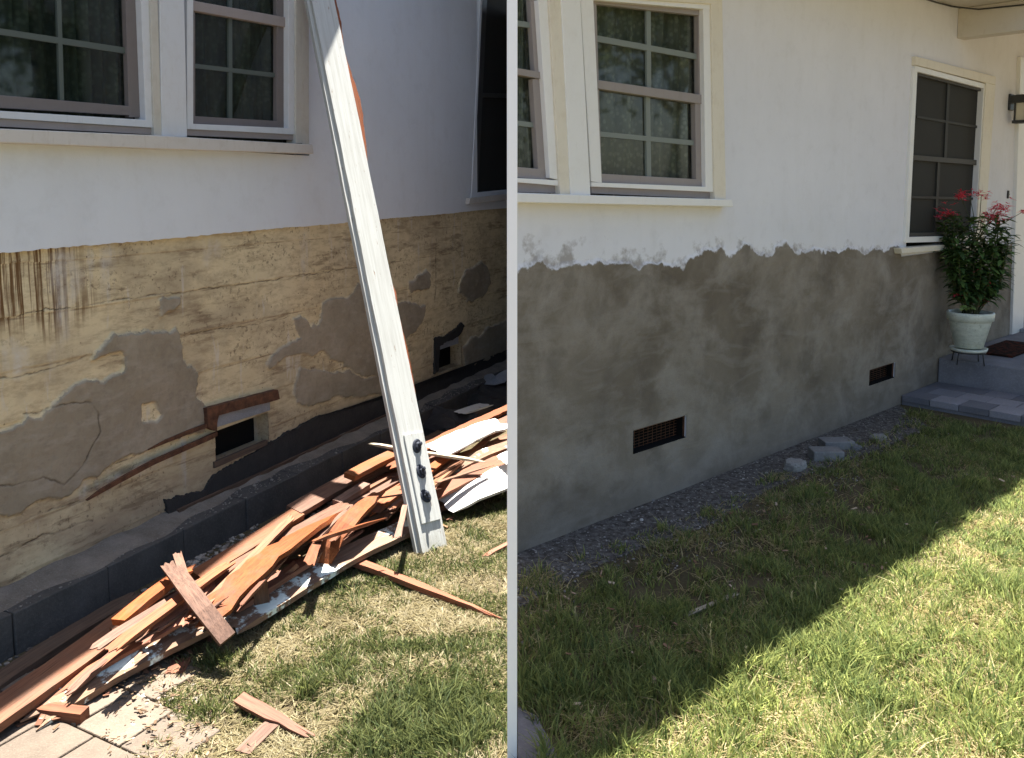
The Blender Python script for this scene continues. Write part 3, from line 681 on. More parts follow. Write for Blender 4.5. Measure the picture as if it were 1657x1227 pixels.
mP = (soft_inside(Sg, Zg, cp, .07, 80, .006, 8) + soft_inside(Sg, Zg, cp, .07, 80, .018, 10)) / 2; mH = soft_inside(Sg, Zg, cp, .09, 84, .035, 12)
topz = np.interp(Sg, [p[0] for p in cp[0][:-4]], [p[1] for p in cp[0][:-4]])
hal = np.clip(1 - (Zg - topz) / (.07 + .17 * np.clip(1 - (Sg - sR0) / 2.4, 0, 1)), 0, 1); mH = np.maximum(mH, hal * np.clip(.45 + 1.8 * fbm(Sg, Zg, .10, 86, 6), 0, 1))
fade = np.clip((1.42 - Zg) / .06, 0, 1)
Hh = .0008 + fade * (mP * (.005 + .006 * np.abs(fbm(Sg * .6, Zg, .22, 88, 4))) + .004 * mP * (1 - mP) * 4 + .0012 * mH * fbm(Sg, Zg, .03, 90, 3).clip(0, 1))
sheet('plaster_coat', sa, za, Hh, np.stack([mP, mH * (1 - mP), 0 * mP], -1), M_coat, houseR, 0.0, lambda cs, cz: ((cs > bv1[0]) & (cs < bv1[1]) & (cz > bv1[2]) & (cz < bv1[3])) | ((cs > bv2[0]) & (cs < bv2[1]) & (cz > bv2[2]) & (cz < bv2[3])) | ((cs > sSill) & (cz > zSill)))
# vents of the right house
for q, bb in ((vR1, bv1), (vR2, bv2)):
    v = empty('vent', parent=houseR)
    bm = bmesh.new(); n = 12 if q is vR1 else 7
    for k in range(n + 1):
        s = bb[0] + (bb[1] - bb[0]) * k / n; add_box(bm, s - .0012, s + .0012, .045, .047, bb[2], bb[3])
    for k in range(8):
        z = bb[2] + (bb[3] - bb[2]) * (k + .5) / 8; add_box(bm, bb[0], bb[1], .0475, .049, z - .0012, z + .0012)
    obj('grille', bm, M_rust, v)
    bm = bmesh.new(); add_box(bm, bb[0], bb[1], -.004, .115, bb[2] - .001, bb[2] + .004); add_box(bm, bb[0] - .001, bb[0] + .004, -.003, .11, bb[2] + .005, bb[3]); add_box(bm, bb[1] - .012, bb[1] + .001, .012, .112, bb[2] + .005, bb[3] - .009); add_box(bm, bb[0] + .005, bb[1] - .0125, .07, .075, bb[2] + .005, bb[3] - .009); obj('liner', bm, M_dark, v)
    bm = bmesh.new(); add_box(bm, bb[0], bb[1], .002, .06, bb[3] - .008, bb[3] + .001); add_box(bm, bb[1] - .006, bb[1] + .001, .003, .059, bb[2], bb[3] - .0085); obj('frame', bm, M_rust, v)

# ---- right windows
w1 = empty('window', parent=houseR); O = .03
zt = ZTR + .0
multi(WR, 'frame', [[(871, 0), (888, 0), (906, 292), (890, 288)], band(834, 906, 288, 295, 292, 301)], O, .06, M_white, w1, .002)
multi(WR, 'sash', [[(858, -4), (872, -4), (876, 128), (866, 128)], [(862, 128), (877, 128), (890, 290), (872, 290)], band(834, 888, 270, 287, 275, 292)], .004, .03, M_taupe, w1, .002)
multi(WR, 'meeting_rail', [band(834, 877, 110, 120, 117, 128)], .012, .04, M_taupe, w1)
multi(WR, 'muntin', [band(834, 864, 33, 42, 37, 46), band(834, 868, 195, 203, 199, 207)], -.01, .012, M_greenR, w1)
multi(WR, 'pane', [[(834, -30), (868, -30), (880, 292), (834, 290)]], -.02, .003, M_glass, w1)
wD = empty('window', parent=houseR)
multi(WR, 'frame', [[(939, -9), (960, -7), (974, 296), (957, 294)], [(1138, 12), (1151, 14), (1156, 309), (1142, 306)], band(957, 1156, 295, 302, 303, 311), band(940, 1151, -14, -2, 6, 16)], O, .06, M_white, wD, .002)
multi(WR, 'sash', [[(960, -2), (965, -2), (974, 290), (969, 290)], [(1130, 20), (1139, 20), (1139, 160), (1131, 160)], [(1125, 165), (1140, 165), (1143, 303), (1127, 301)], band(960, 1138, -2, 6, 16, 26), band(970, 1143, 281, 295, 291, 304)], .004, .03, M_taupe, wD, .002)
multi(WR, 'meeting_rail', [band(964, 1139, 129, 143, 154, 169)], .012, .045, M_taupe, wD, .002)
multi(WR, 'muntin', [[(1046, 8), (1053, 9), (1054, 150), (1047, 149)], [(1045, 150), (1052, 151), (1054, 290), (1047, 289)], band(964, 1131, 57, 67, 88, 97), band(971, 1127, 213, 221, 228, 236)], -.01, .012, M_greenR, wD)
multi(WR, 'pane', [[(958, -2), (1136, 16), (1142, 300), (970, 292)]], -.02, .003, M_glass, wD)
prism(WR, 'window_ledge', [(957, 301), (1157, 310), (1157, 322), (957, 313)], .012, .04, M_taupe, wD)
prism(WR, 'window_ledge', [(834, 294), (908, 300), (908, 313), (834, 311)], .012, .04, M_taupe, w1)
multi(WR, 'window_casing', [[(888, -12), (908, -10), (924, 318), (907, 318)], [(1151, 2), (1169, 4), (1175, 328), (1157, 328)], band(900, 1169, -24, -10, -2, 8)], O + .012, .06, M_cream, None, .003)
multi(WR, 'window_mullion', [[(908, -8), (939, -6), (956, 320), (924, 319)]], O + .018, .06, M_white, None, .003)
prism(WR, 'window_sill', [(833, 312), (1185, 323), (1187, 335), (833, 328)], .07, .10, M_white, None, .004)
w3 = empty('window', parent=houseR)
multi(WR, 'casing', [[(1482, 91), (1611, 124), (1611, 138), (1482, 105)], [(1596, 134), (1611, 138), (1592, 404), (1578, 404)]], .03, .05, M_cream, w3, .003)
multi(WR, 'frame', [[(1481, 106), (1598, 137), (1598, 145), (1481, 115)], [(1479, 110), (1485, 112), (1471, 390), (1465, 390)], [(1592, 142), (1598, 143), (1582, 390), (1577, 390)], band(1466, 1582, 384, 393, 381, 390)], .02, .05, M_white, w3, .002)
multi(WR, 'sash', [band(1478, 1590, 251, 259, 260, 268), [(1485, 116), (1592, 143), (1592, 149), (1485, 122)], band(1472, 1580, 377, 384, 375, 382)], 0, .02, m_paint('dim_sash', (.05, .047, .043), .6), w3)
multi(WR, 'muntin', [band(1484, 1590, 187, 191, 205, 209), [(1534, 128), (1538, 129), (1532, 256), (1528, 256)], [(1518, 258), (1522, 258), (1516, 380), (1512, 380)], band(1475, 1584, 317, 321, 320, 324)], -.012, .01, m_paint('dim_grey_muntin', (.024, .024, .022), .6), w3)
multi(WR, 'screen', [[(1482, 112), (1596, 142), (1580, 388), (1466, 388)]], -.022, .002, M_screen, w3)
prism(WR, 'window_sill', [(1458, 402), (1521, 397), (1598, 392), (1598, 400), (1521, 406), (1460, 411)], .06, .09, M_cream, w3, .004)
curtain(WR, sR0 + .02, WR.pix(905, 200)[0], hA[2] - .03, ZTR + .1, -.06, M_curt, parent=w1, folds=5)
curtain(WR, WR.pix(935, 200)[0], WR.pix(1165, 200)[0], hA[2] - .03, ZTR + .1, -.06, M_curt, parent=wD, folds=9)
bm = bmesh.new(); add_box(bm, sR0 + 1.1, S1, .35, .9, zB0 - .2, SOF - .05); add_box(bm, sR0 + .45, sR0 + 1.099, .32, .36, zB0 - .2, SOF - .05); obj('dark_interior', bm, M_room, houseR)
# door: frame, leaf, threshold
dr = empty('door', parent=houseR)
multi(WR, 'frame', [[(1652, 92), (1672, 97), (1656, 541), (1638, 544)]], .03, .1, M_white, dr, .003)
bm = bmesh.new(); add_box(bm, hC[0] + .05, hC[1], .05, .09, PORCH + .02, DOORTOP); obj('leaf', bm, M_dk, dr)
bm = bmesh.new(); add_box(bm, hC[0] - .05, hC[1], -.10, .05, PORCH, PORCH + .03); obj('threshold', bm, M_galv, dr, bevel=.004)
bm = bmesh.new(); add_box(bm, hC[1] - .02, hC[1] + .08, -.03, .05, PORCH, DOORTOP); obj('frame', bm, M_white, dr)
# soffit, roof, porch beam
M_sof = m_paint('tan_soffit_paint', (.60, .55, .47), .6, .2)
sB = WR.pix(1548, 62)[0]; zBm = WR.pix(1548, 62)[1]
bm = bmesh.new()
dir_l = M_.to_3x3() @ d_
def inner_s(y): return sR0 + .05 + max(0, y) * (dir_l.x / dir_l.y)
def slab(bm, z0, z1, y0, y1, sa0, sa1, sb, rise=0):
    q = [(sa0, y0), (sb, y0), (sb, y1), (sa1, y1)]
    lo = [bm.verts.new((s, y, z0 + (y - y0) * rise)) for s, y in q]; hi = [bm.verts.new((s, y, z1 + (y - y0) * rise)) for s, y in q]
    bm.faces.new(lo[::-1]); bm.faces.new(hi)
    for k in range(4): bm.faces.new([lo[k], lo[(k + 1) % 4], hi[(k + 1) % 4], hi[k]])
# the overhang starts a little along so that the corner stays in line with the end wall
s_ov = sR0 + .05 + OVH * (-dir_l.x / dir_l.y) * -1
slab(bm, SOF, SOF + .05, -OVH, 3.2, sR0 - .05 + OVH * (-(dir_l.x / dir_l.y)), inner_s(3.2) - .1, S1)
obj('soffit', bm, M_sof, houseR)
bm = bmesh.new(); slab(bm, SOF + .06, SOF + .11, -OVH, 3.2, sR0 + OVH * (-(dir_l.x / dir_l.y)), inner_s(3.2), S1, .33); obj('roof', bm, bpy.data.materials['brown_roof_shingle'], houseR)
bm = bmesh.new(); add_box(bm, sB, sB + .14, -2.2, -.001, zBm, SOF - .002); obj('porch_beam', bm, M_sof, houseR, bevel=.004)
bm = bmesh.new(); add_box(bm, sB, S1, -2.2, -OVH - .002, SOF, SOF + .05); obj('porch_ceiling', bm, M_sof, houseR)
# cable under the soffit
bm = bmesh.new()
pts = [WR.pix(1492, -2, .02)] ; L = [(u, v) for u, v in ((1490, -4), (1515, 4), (1542, 11))]
p3 = [Vector((WR.pix(u, v, .015)[0], -.015, WR.pix(u, v, .015)[1])) for u, v in L]
p3 += [Vector((sB - .01, -.15, SOF - .03)), Vector((sB - .012, -.5, SOF - .045)), Vector((sB - .01, -1.2, SOF - .02)), Vector((sB - .01, -2.0, SOF - .02))]
add_tube(bm, p3, .006, 6); obj('cable', bm, M_dk, houseR)
# porch and steps
M_step = m_conc('grey_step_concrete', (.15, .15, .17), (.23, .23, .25)).m
M_pav = []
for k, c in enumerate(((.13, .13, .145), (.17, .17, .19), (.22, .215, .235))):
    M_pav.append(m_conc('grey_step_paver_' + 'abc'[k], c, (c[0]*1.25, c[1]*1.25, c[2]*1.25)).m)
s_lo = WR.pix(1457, 650)[0]; s_hi = WR.pix(1516, 590)[0]
Z_LO = None
# height of the lower step from its front corner at the wall
zz = WR.pix(1457, 641, .02)[1]; Z_LO = max(.06, zz)
stp = empty('porch_steps', WR.o, rz_of(WR))
tag(stp, 'grey paved porch steps at the foot of the plastered wall under the flower pot', 'steps')
bm = bmesh.new(); add_box(bm, s_lo, s_hi + .02, -2.4, -.012, -.05, Z_LO - .05); obj('lower_step', bm, M_step, stp)
# pavers laid on the lower step
rr = random.Random(3)
wstep = s_hi - s_lo; nrow = 3
def tread(x0, x1, y0, y1):
    bm = bmesh.new(); add_box(bm, x0, x1, y0, y1, Z_LO - .049, Z_LO + rr.uniform(-.002, .002)); obj('tread_paver', bm, M_pav[rr.choice((0, 0, 1, 2))], stp, bevel=.003)
for r_ in range(nrow):
    y = -.014 - (.10 if r_ % 2 else 0); xa = s_lo - .012 + r_ * wstep / nrow; xb = xa + wstep / nrow - .005
    if r_ % 2: tread(xa, xb, y + .005, -.014)
    while y > -2.35: tread(xa, xb, y - .195, y); y -= .20
bm = bmesh.new(); add_box(bm, s_hi, S1, -2.4, -.012, -.05, PORCH); obj('porch_floor', bm, M_step, stp, bevel=.008)
# ------------------------------------------------------------------ small things of the right house
# lantern on the wall
lam = WR.pix(1652, 178, .09); LM = empty('wall_lantern', WR.w(lam[0], lam[1], 0), rz_of(WR))
tag(LM, 'black metal wall lantern with cream glass beside the door', 'lantern')
sca = .175 / .19
bm = bmesh.new(); add_box(bm, -.05, .05, -.02, 0, .0, .14); obj('wall_plate', bm, M_dk, LM, bevel=.006)
bm = bmesh.new(); add_tube(bm, [(0, -.01, .10), (0, -.05, .125), (0, -.10, .125), (0, -.10, .10)], .009, 8); obj('bracket', bm, M_dk, LM, True)
bm = bmesh.new(); add_box(bm, -.06, .06, -.16, -.021, .0605, .075); add_box(bm, -.052, .052, -.15, -.0215, .0755, .125); obj('cap', bm, M_dk, LM)
bm = bmesh.new(); add_box(bm, -.058, .058, -.158, -.042, -.115, -.09)
for sx in (-1, 1):
    for sy in (-1, 1): add_box(bm, sx * .043 - .007, sx * .043 + .007, -.10 + sy * .043 - .007, -.10 + sy * .043 + .007, -.0899, .0601)
obj('cage', bm, M_dk, LM)
bm = bmesh.new(); add_box(bm, -.038, .038, -.138, -.062, -.0895, .058); obj('glass', bm, Mat('cream_lantern_glass', .3, .5).color((.62, .56, .42)).m, LM)
db = WR.pix(1632, 315, .01)
DB = empty('doorbell', WR.w(db[0], db[1], 0), rz_of(WR)); tag(DB, 'small dark doorbell on the wall between the window and the door', 'doorbell')
bm = bmesh.new(); add_box(bm, -.012, .012, -.014, 0, -.035, .035); obj('plate', bm, M_dk, DB, bevel=.003)
bm = bmesh.new(); add_lathe(bm, [(.007, 0), (.007, .004), (.004, .006)], 12, Matrix.Translation((0, -.014, 0)) @ Matrix.Rotation(R(90), 4, 'X')); obj('button', bm, M_taupe, DB)
# door mat
def m_mat():
    M = Mat('rust_red_coir_mat', .95, .05)
    f = M.ramp(M.voro(26), [(.3, 0.0), (.5, 1.0)])
    M.color(M.mix(f, (.10, .028, .018), (.03, .016, .012))); M.bump(M.noise(160, 3, .7), 1, .01); return M.m
bm = bmesh.new(); a = gnd(1562, 570, PORCH); al = M_ @ a
add_box(bm, al.x, al.x + .75, al.y - .35, min(al.y + .25, -.13), 0, .018)
mt = obj('door_mat', bm, m_mat(), None, bevel=.004); mt.location = (WR.o.x, WR.o.y, PORCH + .002); mt.rotation_euler = (0, 0, rz_of(WR))
tag(mt, 'rust-red door mat on the porch behind the flower pot', 'door mat')

# ------------------------------------------------------------------ flower pot on its stand
pc = gnd(1566, 588, PORCH); zsc = (pc - EYE).dot(FW) / F      # metres per px at the pot
PT = empty('flower_pot', (pc.x, pc.y, PORCH + .125))
tag(PT, 'pale green glazed pot of red-flowering leafy plant on the porch step', 'flower pot')
r0 = 34 * zsc; hp = 58 * zsc
M_pot = Mat('pale_sage_glaze', .35, .5)
cc = M_pot.mix(M_pot.ramp(M_pot.noise(16, 6, .7, M_pot.obj((1, 1, 2.5))), [(.35, 0.0), (.7, 1.0)]), (.66, .70, .62), (.46, .50, .43))
M_pot.color(M_pot.mix(M_pot.math('MULTIPLY', M_pot.ramp(M_pot.noise(60, 4, .7), [(.58, 0.0), (.66, 1.0)]), .5), cc, (.2, .2, .15))); M_pot.bump(M_pot.noise(30, 4), .3, .004); M_pot = M_pot.m
bm = bmesh.new()
add_lathe(bm, [(r0*.55, .0), (r0*.62, .005), (r0*.90, hp*.72), (r0*.92, hp*.76), (r0*1.0, hp*.78), (r0*1.03, hp*.97), (r0*1.0, hp), (r0*.92, hp), (r0*.90, hp*.9), (r0*.1, hp*.88)], 48)
obj('pot_body', bm, M_pot, PT, True)
bm = bmesh.new(); add_lathe(bm, [(r0*.68, -.028), (r0*.78, -.024), (r0*.82, -.002), (r0*.78, -.002), (r0*.7, -.012), (r0*.1, -.012)], 40); obj('saucer', bm, M_pot, PT, True)
ST = empty('plant_stand', (pc.x, pc.y, PORCH)); tag(ST, 'low black metal stand under the pale green flower pot', 'plant stand')
bm = bmesh.new(); n = 28; add_tube(bm, [(r0*.72*math.cos(2*math.pi*k/n), r0*.72*math.sin(2*math.pi*k/n), .091) for k in range(n + 1)], .005, 6); obj('ring', bm, M_dk, ST, True)
for k in range(4):
    a = k * math.pi / 2 + .5; bm = bmesh.new(); add_tube(bm, [(r0*.72*math.cos(a), r0*.72*math.sin(a), .095), (r0*.82*math.cos(a), r0*.82*math.sin(a), .0)], .005, 6); obj('leg', bm, M_dk, ST, True)
def m_leaf(name, a, b, trans=.25):
    M = Mat(name, .5, .35); r = M.N('ShaderNodeNewGeometry').outputs['Random Per Island']
    c = M.mix(r, a, b); M.color(c)
    t = M.N('ShaderNodeBsdfTranslucent'); M.put(t.inputs[0], c); mx = M.N('ShaderNodeMixShader'); mx.inputs[0].default_value = trans
    M.nt.links.new(M.b.outputs[0], mx.inputs[1]); M.nt.links.new(t.outputs[0], mx.inputs[2]); M.nt.links.new(mx.outputs[0], M.nt.nodes['Material Output'].inputs[0]); return M.m
M_leaf = m_leaf('dark_green_leaf', (.025, .06, .018), (.14, .23, .06)); M_lime = m_leaf('lime_leaf', (.25, .36, .09), (.36, .45, .15))
M_red = m_leaf('red_petal', (.72, .02, .06), (.92, .16, .22)); M_stem = Mat('green_brown_stem', .7).color((.07, .075, .03)).m
def add_leaf(bm, p, d, L, W, droop=.3, fold=.15):
    d = Vector(d).normalized(); side = d.cross(Vector((0, 0, 1)))
    if side.length < .05: side = Vector((1, 0, 0))
    side.normalize(); upv = side.cross(d); rows = []
    for t, w in ((0, .12), (.3, .85), (.6, 1), (.85, .55)):
        c = Vector(p) + d * L * t - Vector((0, 0, 1)) * droop * L * t * t
        rows.append([bm.verts.new(c - side * W * w / 2 + upv * fold * W * w), bm.verts.new(c), bm.verts.new(c + side * W * w / 2 + upv * fold * W * w)])
    tip = bm.verts.new(Vector(p) + d * L - Vector((0, 0, 1)) * droop * L)
    for a, b in zip(rows, rows[1:]):
        bm.faces.new([a[0], a[1], b[1], b[0]]); bm.faces.new([a[1], a[2], b[2], b[1]])
    bm.faces.new([rows[-1][0], rows[-1][1], tip]); bm.faces.new([rows[-1][1], rows[-1][2], tip])
rr = random.Random(21)
def px3(u, v, dy=0.0):   # a point of the plant: photo column / row at the pot's distance, pushed back by dy
    dpt = (pc - EYE).dot(FW) + dy; d = ray(u, v); q = EYE + d * dpt; return q - PT.location
stems = []; bs = bmesh.new()
for k in range(22):
    u1 = rr.uniform(1524, 1632); v1_ = rr.uniform(345, 410); b0 = Vector((rr.uniform(-.05, .05), rr.uniform(-.05, .05), hp * .85)); tp = px3(u1, v1_, rr.uniform(-.14, .14))
    mid = Vector((b0.x * .35 + tp.x * .65, b0.y * .35 + tp.y * .65, (b0.z + tp.z) / 2)) + Vector((tp.x * .12, rr.uniform(-.03, .03), -.04)); stems.append((b0, mid, tp)); add_tube(bs, [b0, mid, tp], [.006, .005, .003], 5)
bl = bmesh.new()
for (b0, mid, tp) in stems:
    for j in range(75):
        t = .22 + .80 * j / 75; p = b0 * (1 - t) ** 2 + mid * 2 * t * (1 - t) + tp * t * t
        a = rr.uniform(0, 2 * math.pi); add_leaf(bl, p, (math.cos(a), math.sin(a), rr.uniform(-.1, .75)), rr.uniform(.07, .14), rr.uniform(.024, .042), rr.uniform(.1, .6))
obj('foliage', bl, M_leaf, PT)
bf = bmesh.new(); bq = bmesh.new()
def bloom(u, v, n, sp, L=.028):
    for _ in range(n):
        p = px3(u + rr.gauss(0, sp), v + rr.gauss(0, sp * .7), rr.uniform(-.1, .1)); a = rr.uniform(0, 6.28)
        for q in range(4): add_leaf(bf, p, (math.cos(a + q * 1.6), math.sin(a + q * 1.6), rr.uniform(-.2, .9)), L * rr.uniform(.7, 1.3), .011, .2)
for u, v, n, sp in ((1554, 318, 16, 4), (1568, 312, 6, 5), (1588, 316, 10, 6), (1535, 342, 14, 8), (1530, 352, 8, 6), (1612, 338, 22, 9), (1606, 352, 26, 8), (1595, 350, 10, 5), (1625, 334, 8, 5), (1580, 442, 4, 4), (1600, 462, 8, 5), (1585, 488, 9, 5), (1562, 480, 4, 3), (1548, 480, 5, 5), (1655, 343, 4, 2)):
    bloom(u, v, int(n * 1.6), sp, .034)
    if v < 400:
        add_tube(bs, [px3(1575, 400), px3((u + 1575) / 2 + 4, (v + 385) / 2), px3(u, v)], [.004, .003, .002], 5)
obj('flowers', bf, M_red, PT); 
bl = bmesh.new()
for k in range(16):
    a = rr.uniform(0, 6.28); add_leaf(bl, px3(1564 + rr.uniform(-6, 6), 500, -.11), (math.cos(a), math.sin(a) - .3, rr.uniform(.2, 1.0)), .06, .038, .4)
for u, v in ((1561, 406), (1520, 418), (1557, 455), (1622, 375)):
    add_leaf(bl, px3(u, v, -.17), (rr.uniform(-.6, .6), -1, .2), .045, .028, .2)
obj('pale_leaves', bl, M_lime, PT); obj('stems', bs, M_stem, PT)
bm = bmesh.new(); add_lathe(bm, [(r0*.88, hp*.90), (r0*.5, hp*.92), (.01, hp*.925)], 24); obj('potting_soil', bm, Mat('dark_soil', .95).color((.02, .014, .01)).m, PT)

# ------------------------------------------------------------------ loose pavers and stones by the right wall
def paver(name, label, u, v, L, Wd, H, rz, mat, rough=0.0, tilt=0.0, cat='paver', group=None):
    p = gnd(u, v); bm = bmesh.new()
    if rough:
        n = 7; rr = random.Random(int(u)); pts = [(math.cos(2*math.pi*k/n) * L / 2 * rr.uniform(.7, 1.15), math.sin(2*math.pi*k/n) * Wd / 2 * rr.uniform(.82, 1.1)) for k in range(n)]
        lo = [bm.verts.new((x, y, 0)) for x, y in pts]; mi = [bm.verts.new((x * 1.03, y * 1.03, H * .7)) for x, y in pts]; hi = [bm.verts.new((x * .88, y * .88, H * rr.uniform(.92, 1.05))) for x, y in pts]
        for A, B in ((lo, mi), (mi, hi)):
            for k in range(n): bm.faces.new([A[k], A[(k+1)%n], B[(k+1)%n], B[k]])
        bm.faces.new(hi); bm.faces.new(lo[::-1])
        bmesh.ops.triangulate(bm, faces=bm.faces[:]); bmesh.ops.subdivide_edges(bm, edges=bm.edges[:], cuts=3, use_grid_fill=True)
        for vv in bm.verts: vv.co += Vector((rr.uniform(-1, 1), rr.uniform(-1, 1), rr.uniform(-1, 1))) * .0035
    else: add_box(bm, -L / 2, L / 2, -Wd / 2, Wd / 2, 0, H)
    o = obj(name, bm, mat, None, bevel=.006); o.location = (p.x, p.y, -.004); o.rotation_euler = (R(tilt), 0, rz)
    return tag(o, label, cat, group)
rzR = rz_of(WR)
M_pv = m_conc('grey_loose_paver', (.15, .148, .145), (.26, .255, .25)).m; M_pv2 = m_conc('pale_broken_stone', (.17, .165, .155), (.34, .33, .31)).m
paver('broken_paver', 'rounded broken chunk of pale concrete nearest along the plastered wall', 1285, 760, .17, .13, .055, rzR, M_pv2, 1, 0, 'rubble')
paver('paver', 'grey rectangular paver beside the broken chunk near the wall', 1336, 743, .18, .12, .065, rzR - .75, M_pv, group='loose grey pavers by the plastered wall')
paver('paver', 'second grey rectangular paver behind its twin towards the steps', 1353, 724, .19, .12, .055, rzR - .7, M_pv, group='loose grey pavers by the plastered wall')
paver('stone', 'flat pale stone lying between the loose pavers and the steps', 1420, 712, .15, .10, .03, rzR, M_pv2, 1, 0, 'stone')
paver('stone', 'small dark stone in the grass just past the loose grey pavers', 1384, 728, .07, .06, .035, 0, M_pv, 1, 0, 'stone')

# ------------------------------------------------------------------ pale paving at the lower left and concrete corner
M_pc = [m_conc('cream_paving_' + 'abc'[k], c, (c[0]*1.45, c[1]*1.43, c[2]*1.4), 1.6, .9).m for k, c in enumerate(((.105, .085, .068), (.13, .105, .083), (.095, .08, .067)))]
PV = empty('paving', gnd(120, 1180)); tag(PV, 'cream stone paving in the lower left corner below the wood pile', None, None, 'structure')
PV.rotation_euler = (0, 0, 0); loc = PV.location
bms = [bmesh.new() for _ in range(3)]; rr = random.Random(9)
ex = (gnd(250, 1227) - gnd(40, 1130)); ang = math.atan2(ex.y, ex.x)
Mx = Matrix.Rotation(ang, 4, 'Z')
for i in range(-6, 6):
    for j in range(-7, 3):
        x0 = i * .20 + (.10 if j % 2 else 0); y0 = j * .20
        # keep only slabs inside the paved corner
        c = Mx @ Vector((x0 + .1, y0 + .1, 0)) + loc
        d = c - EYE; zc_ = d.dot(FW); u = CX + F * d.x / zc_; v = CY - F * d.dot(UP) / zc_
        if v < 1092 + max(0, 0) or u > 330 - (1227 - min(v, 1227)) * .55 or u < -420: continue
        vs = add_box(bms[rr.randrange(3)], x0 + .004, x0 + .196, y0 + .004, y0 + .196, -.02, .012 + rr.uniform(-.001, .001), Mx)
for b_, m_ in zip(bms, M_pc): obj('slabs', b_, m_, PV, bevel=.004)
bm = bmesh.new(); q = [gnd(838, 1150), gnd(868, 1165), gnd(905, 1235), gnd(930, 1400), gnd(838, 1400)]
for k in (0, 1):
    pass
lo = [bm.verts.new((p.x, p.y, -.02)) for p in q]; hi = [bm.verts.new((p.x, p.y, .014)) for p in q]
bm.faces.new(hi); 
for k in range(5): bm.faces.new([lo[k], lo[(k+1)%5], hi[(k+1)%5], hi[k]])
tag(obj('path', bm, m_conc('lavender_grey_path_concrete', (.11, .105, .115), (.16, .155, .165)).m), 'edge of a grey concrete path at the lower left of the shaded lawn', None, None, 'structure')

# ------------------------------------------------------------------ white post added as the bar that parts the two views
yp = gnd(828, 1227).y - .03
bm = bmesh.new()
x0, x1 = (820.3 - CX) / F * (yp * math.cos(PITCH) - .0), (837.2 - CX) / F * (yp * math.cos(PITCH))
add_box(bm, x0, x1, 0, .03, -.3, 2.4)
for vv in bm.verts: pass
divider = obj('divider', bm, m_paint('bright_white_divider_paint', (.95, .95, .95), .5, .02), None, bevel=.0012); divider.location = (0, yp, 0)
tag(divider, 'slim bright white post added to stand in for the bar that splits the two views', 'divider')

# ------------------------------------------------------------------ planks
NPL = [0]
def plank(name, label, px, w, t, mat, roll=0.0, ends=(0, 0), group='broken boards in the pile', parent=None, cat='board', wav=.0, wprof=None):
    """px: list of (u, v, z) of the board's centre line; ends: splinter length at each end"""
    NPL[0] += 1; rr = random.Random(NPL[0] * 13 + 5)
    P3 = [gnd(u, v, z) for u, v, z in px] if not isinstance(px[0], Vector) else px
    X = (P3[-1] - P3[0]).normalized(); Y = Vector((0, 0, 1)).cross(X).normalized(); Z = X.cross(Y)
    B = Matrix((X, Y, Z)).transposed(); c = (P3[0] + P3[-1]) / 2
    loc_ = [B.transposed() @ (p - c) for p in P3]
    # resample
    L = [0]
    for a, b in zip(loc_, loc_[1:]): L.append(L[-1] + (b - a).length)
    n = max(6, int(L[-1] / .06)); pts = []
    for i in range(n + 1):
        d = L[-1] * i / n; k = max(j for j in range(len(L)) if L[j] <= d + 1e-9); k = min(k, len(L) - 2)
        f = (d - L[k]) / (L[k + 1] - L[k]); pts.append(loc_[k].lerp(loc_[k + 1], f))
    for _ in range(2):
        pts = [pts[0]] + [(pts[i - 1] + pts[i] * 2 + pts[i + 1]) / 4 for i in range(1, n)] + [pts[-1]]
    NC = 7; bm = bmesh.new(); rows = []
    rl = roll if isinstance(roll, (tuple, list)) else (roll, roll)
    cols0 = [rr.uniform(-1, 1) for _ in range(NC)]; cols1 = [rr.uniform(-1, 1) for _ in range(NC)]
    ew = [0.0] * (n + 1)
    for i, p in enumerate(pts):
        f = i / n; a = R(rl[0] + (rl[1] - rl[0]) * f); ww = w * (1 if not wprof else float(np.interp(f, np.linspace(0, 1, len(wprof)), wprof)))
        T = (pts[min(i + 1, n)] - pts[max(i - 1, 0)]).normalized()
        sd = Vector((0, 0, 1)).cross(T).normalized(); up_ = T.cross(sd)
        s2 = sd * math.cos(a) + up_ * math.sin(a); u2 = up_ * math.cos(a) - sd * math.sin(a)
        jl = rr.uniform(-1, 1) * wav; jr = rr.uniform(-1, 1) * wav
        top, bot = [], []
        for k in range(NC):
            x = -.5 + k / (NC - 1); q = p + s2 * (x * ww + (jl if k == 0 else jr if k == NC - 1 else 0))
            if i == 0 and ends[0]: q = q - T * ends[0] * (.5 + .5 * cols0[k])
            if i == n and ends[1]: q = q + T * ends[1] * (.5 + .5 * cols1[k])
            if i == 1 and ends[0]: q = q - T * ends[0] * .25 * cols0[k]
            thin = .25 if ((i == 0 and ends[0]) or (i == n and ends[1])) else 1
            top.append(bm.verts.new(q + u2 * t / 2 * thin)); bot.append(bm.verts.new(q - u2 * t / 2 * thin))
        rows.append((top, bot))
    for (ta, ba), (tb, bb) in zip(rows, rows[1:]):
        for k in range(NC - 1):
            bm.faces.new([ta[k], ta[k + 1], tb[k + 1], tb[k]]); bm.faces.new([ba[k + 1], ba[k], bb[k], bb[k + 1]])
        bm.faces.new([ta[0], tb[0], bb[0], ba[0]]); bm.faces.new([ta[-1], ba[-1], bb[-1], tb[-1]])
    for ta, ba in (rows[0], rows[-1]):
        for k in range(NC - 1): bm.faces.new([ta[k], ba[k], ba[k + 1], ta[k + 1]])
    o = obj(name, bm, mat, parent)
    o.matrix_world = Matrix.Translation(c) @ B.to_4x4()
    if label: tag(o, label, cat, group)
    return o
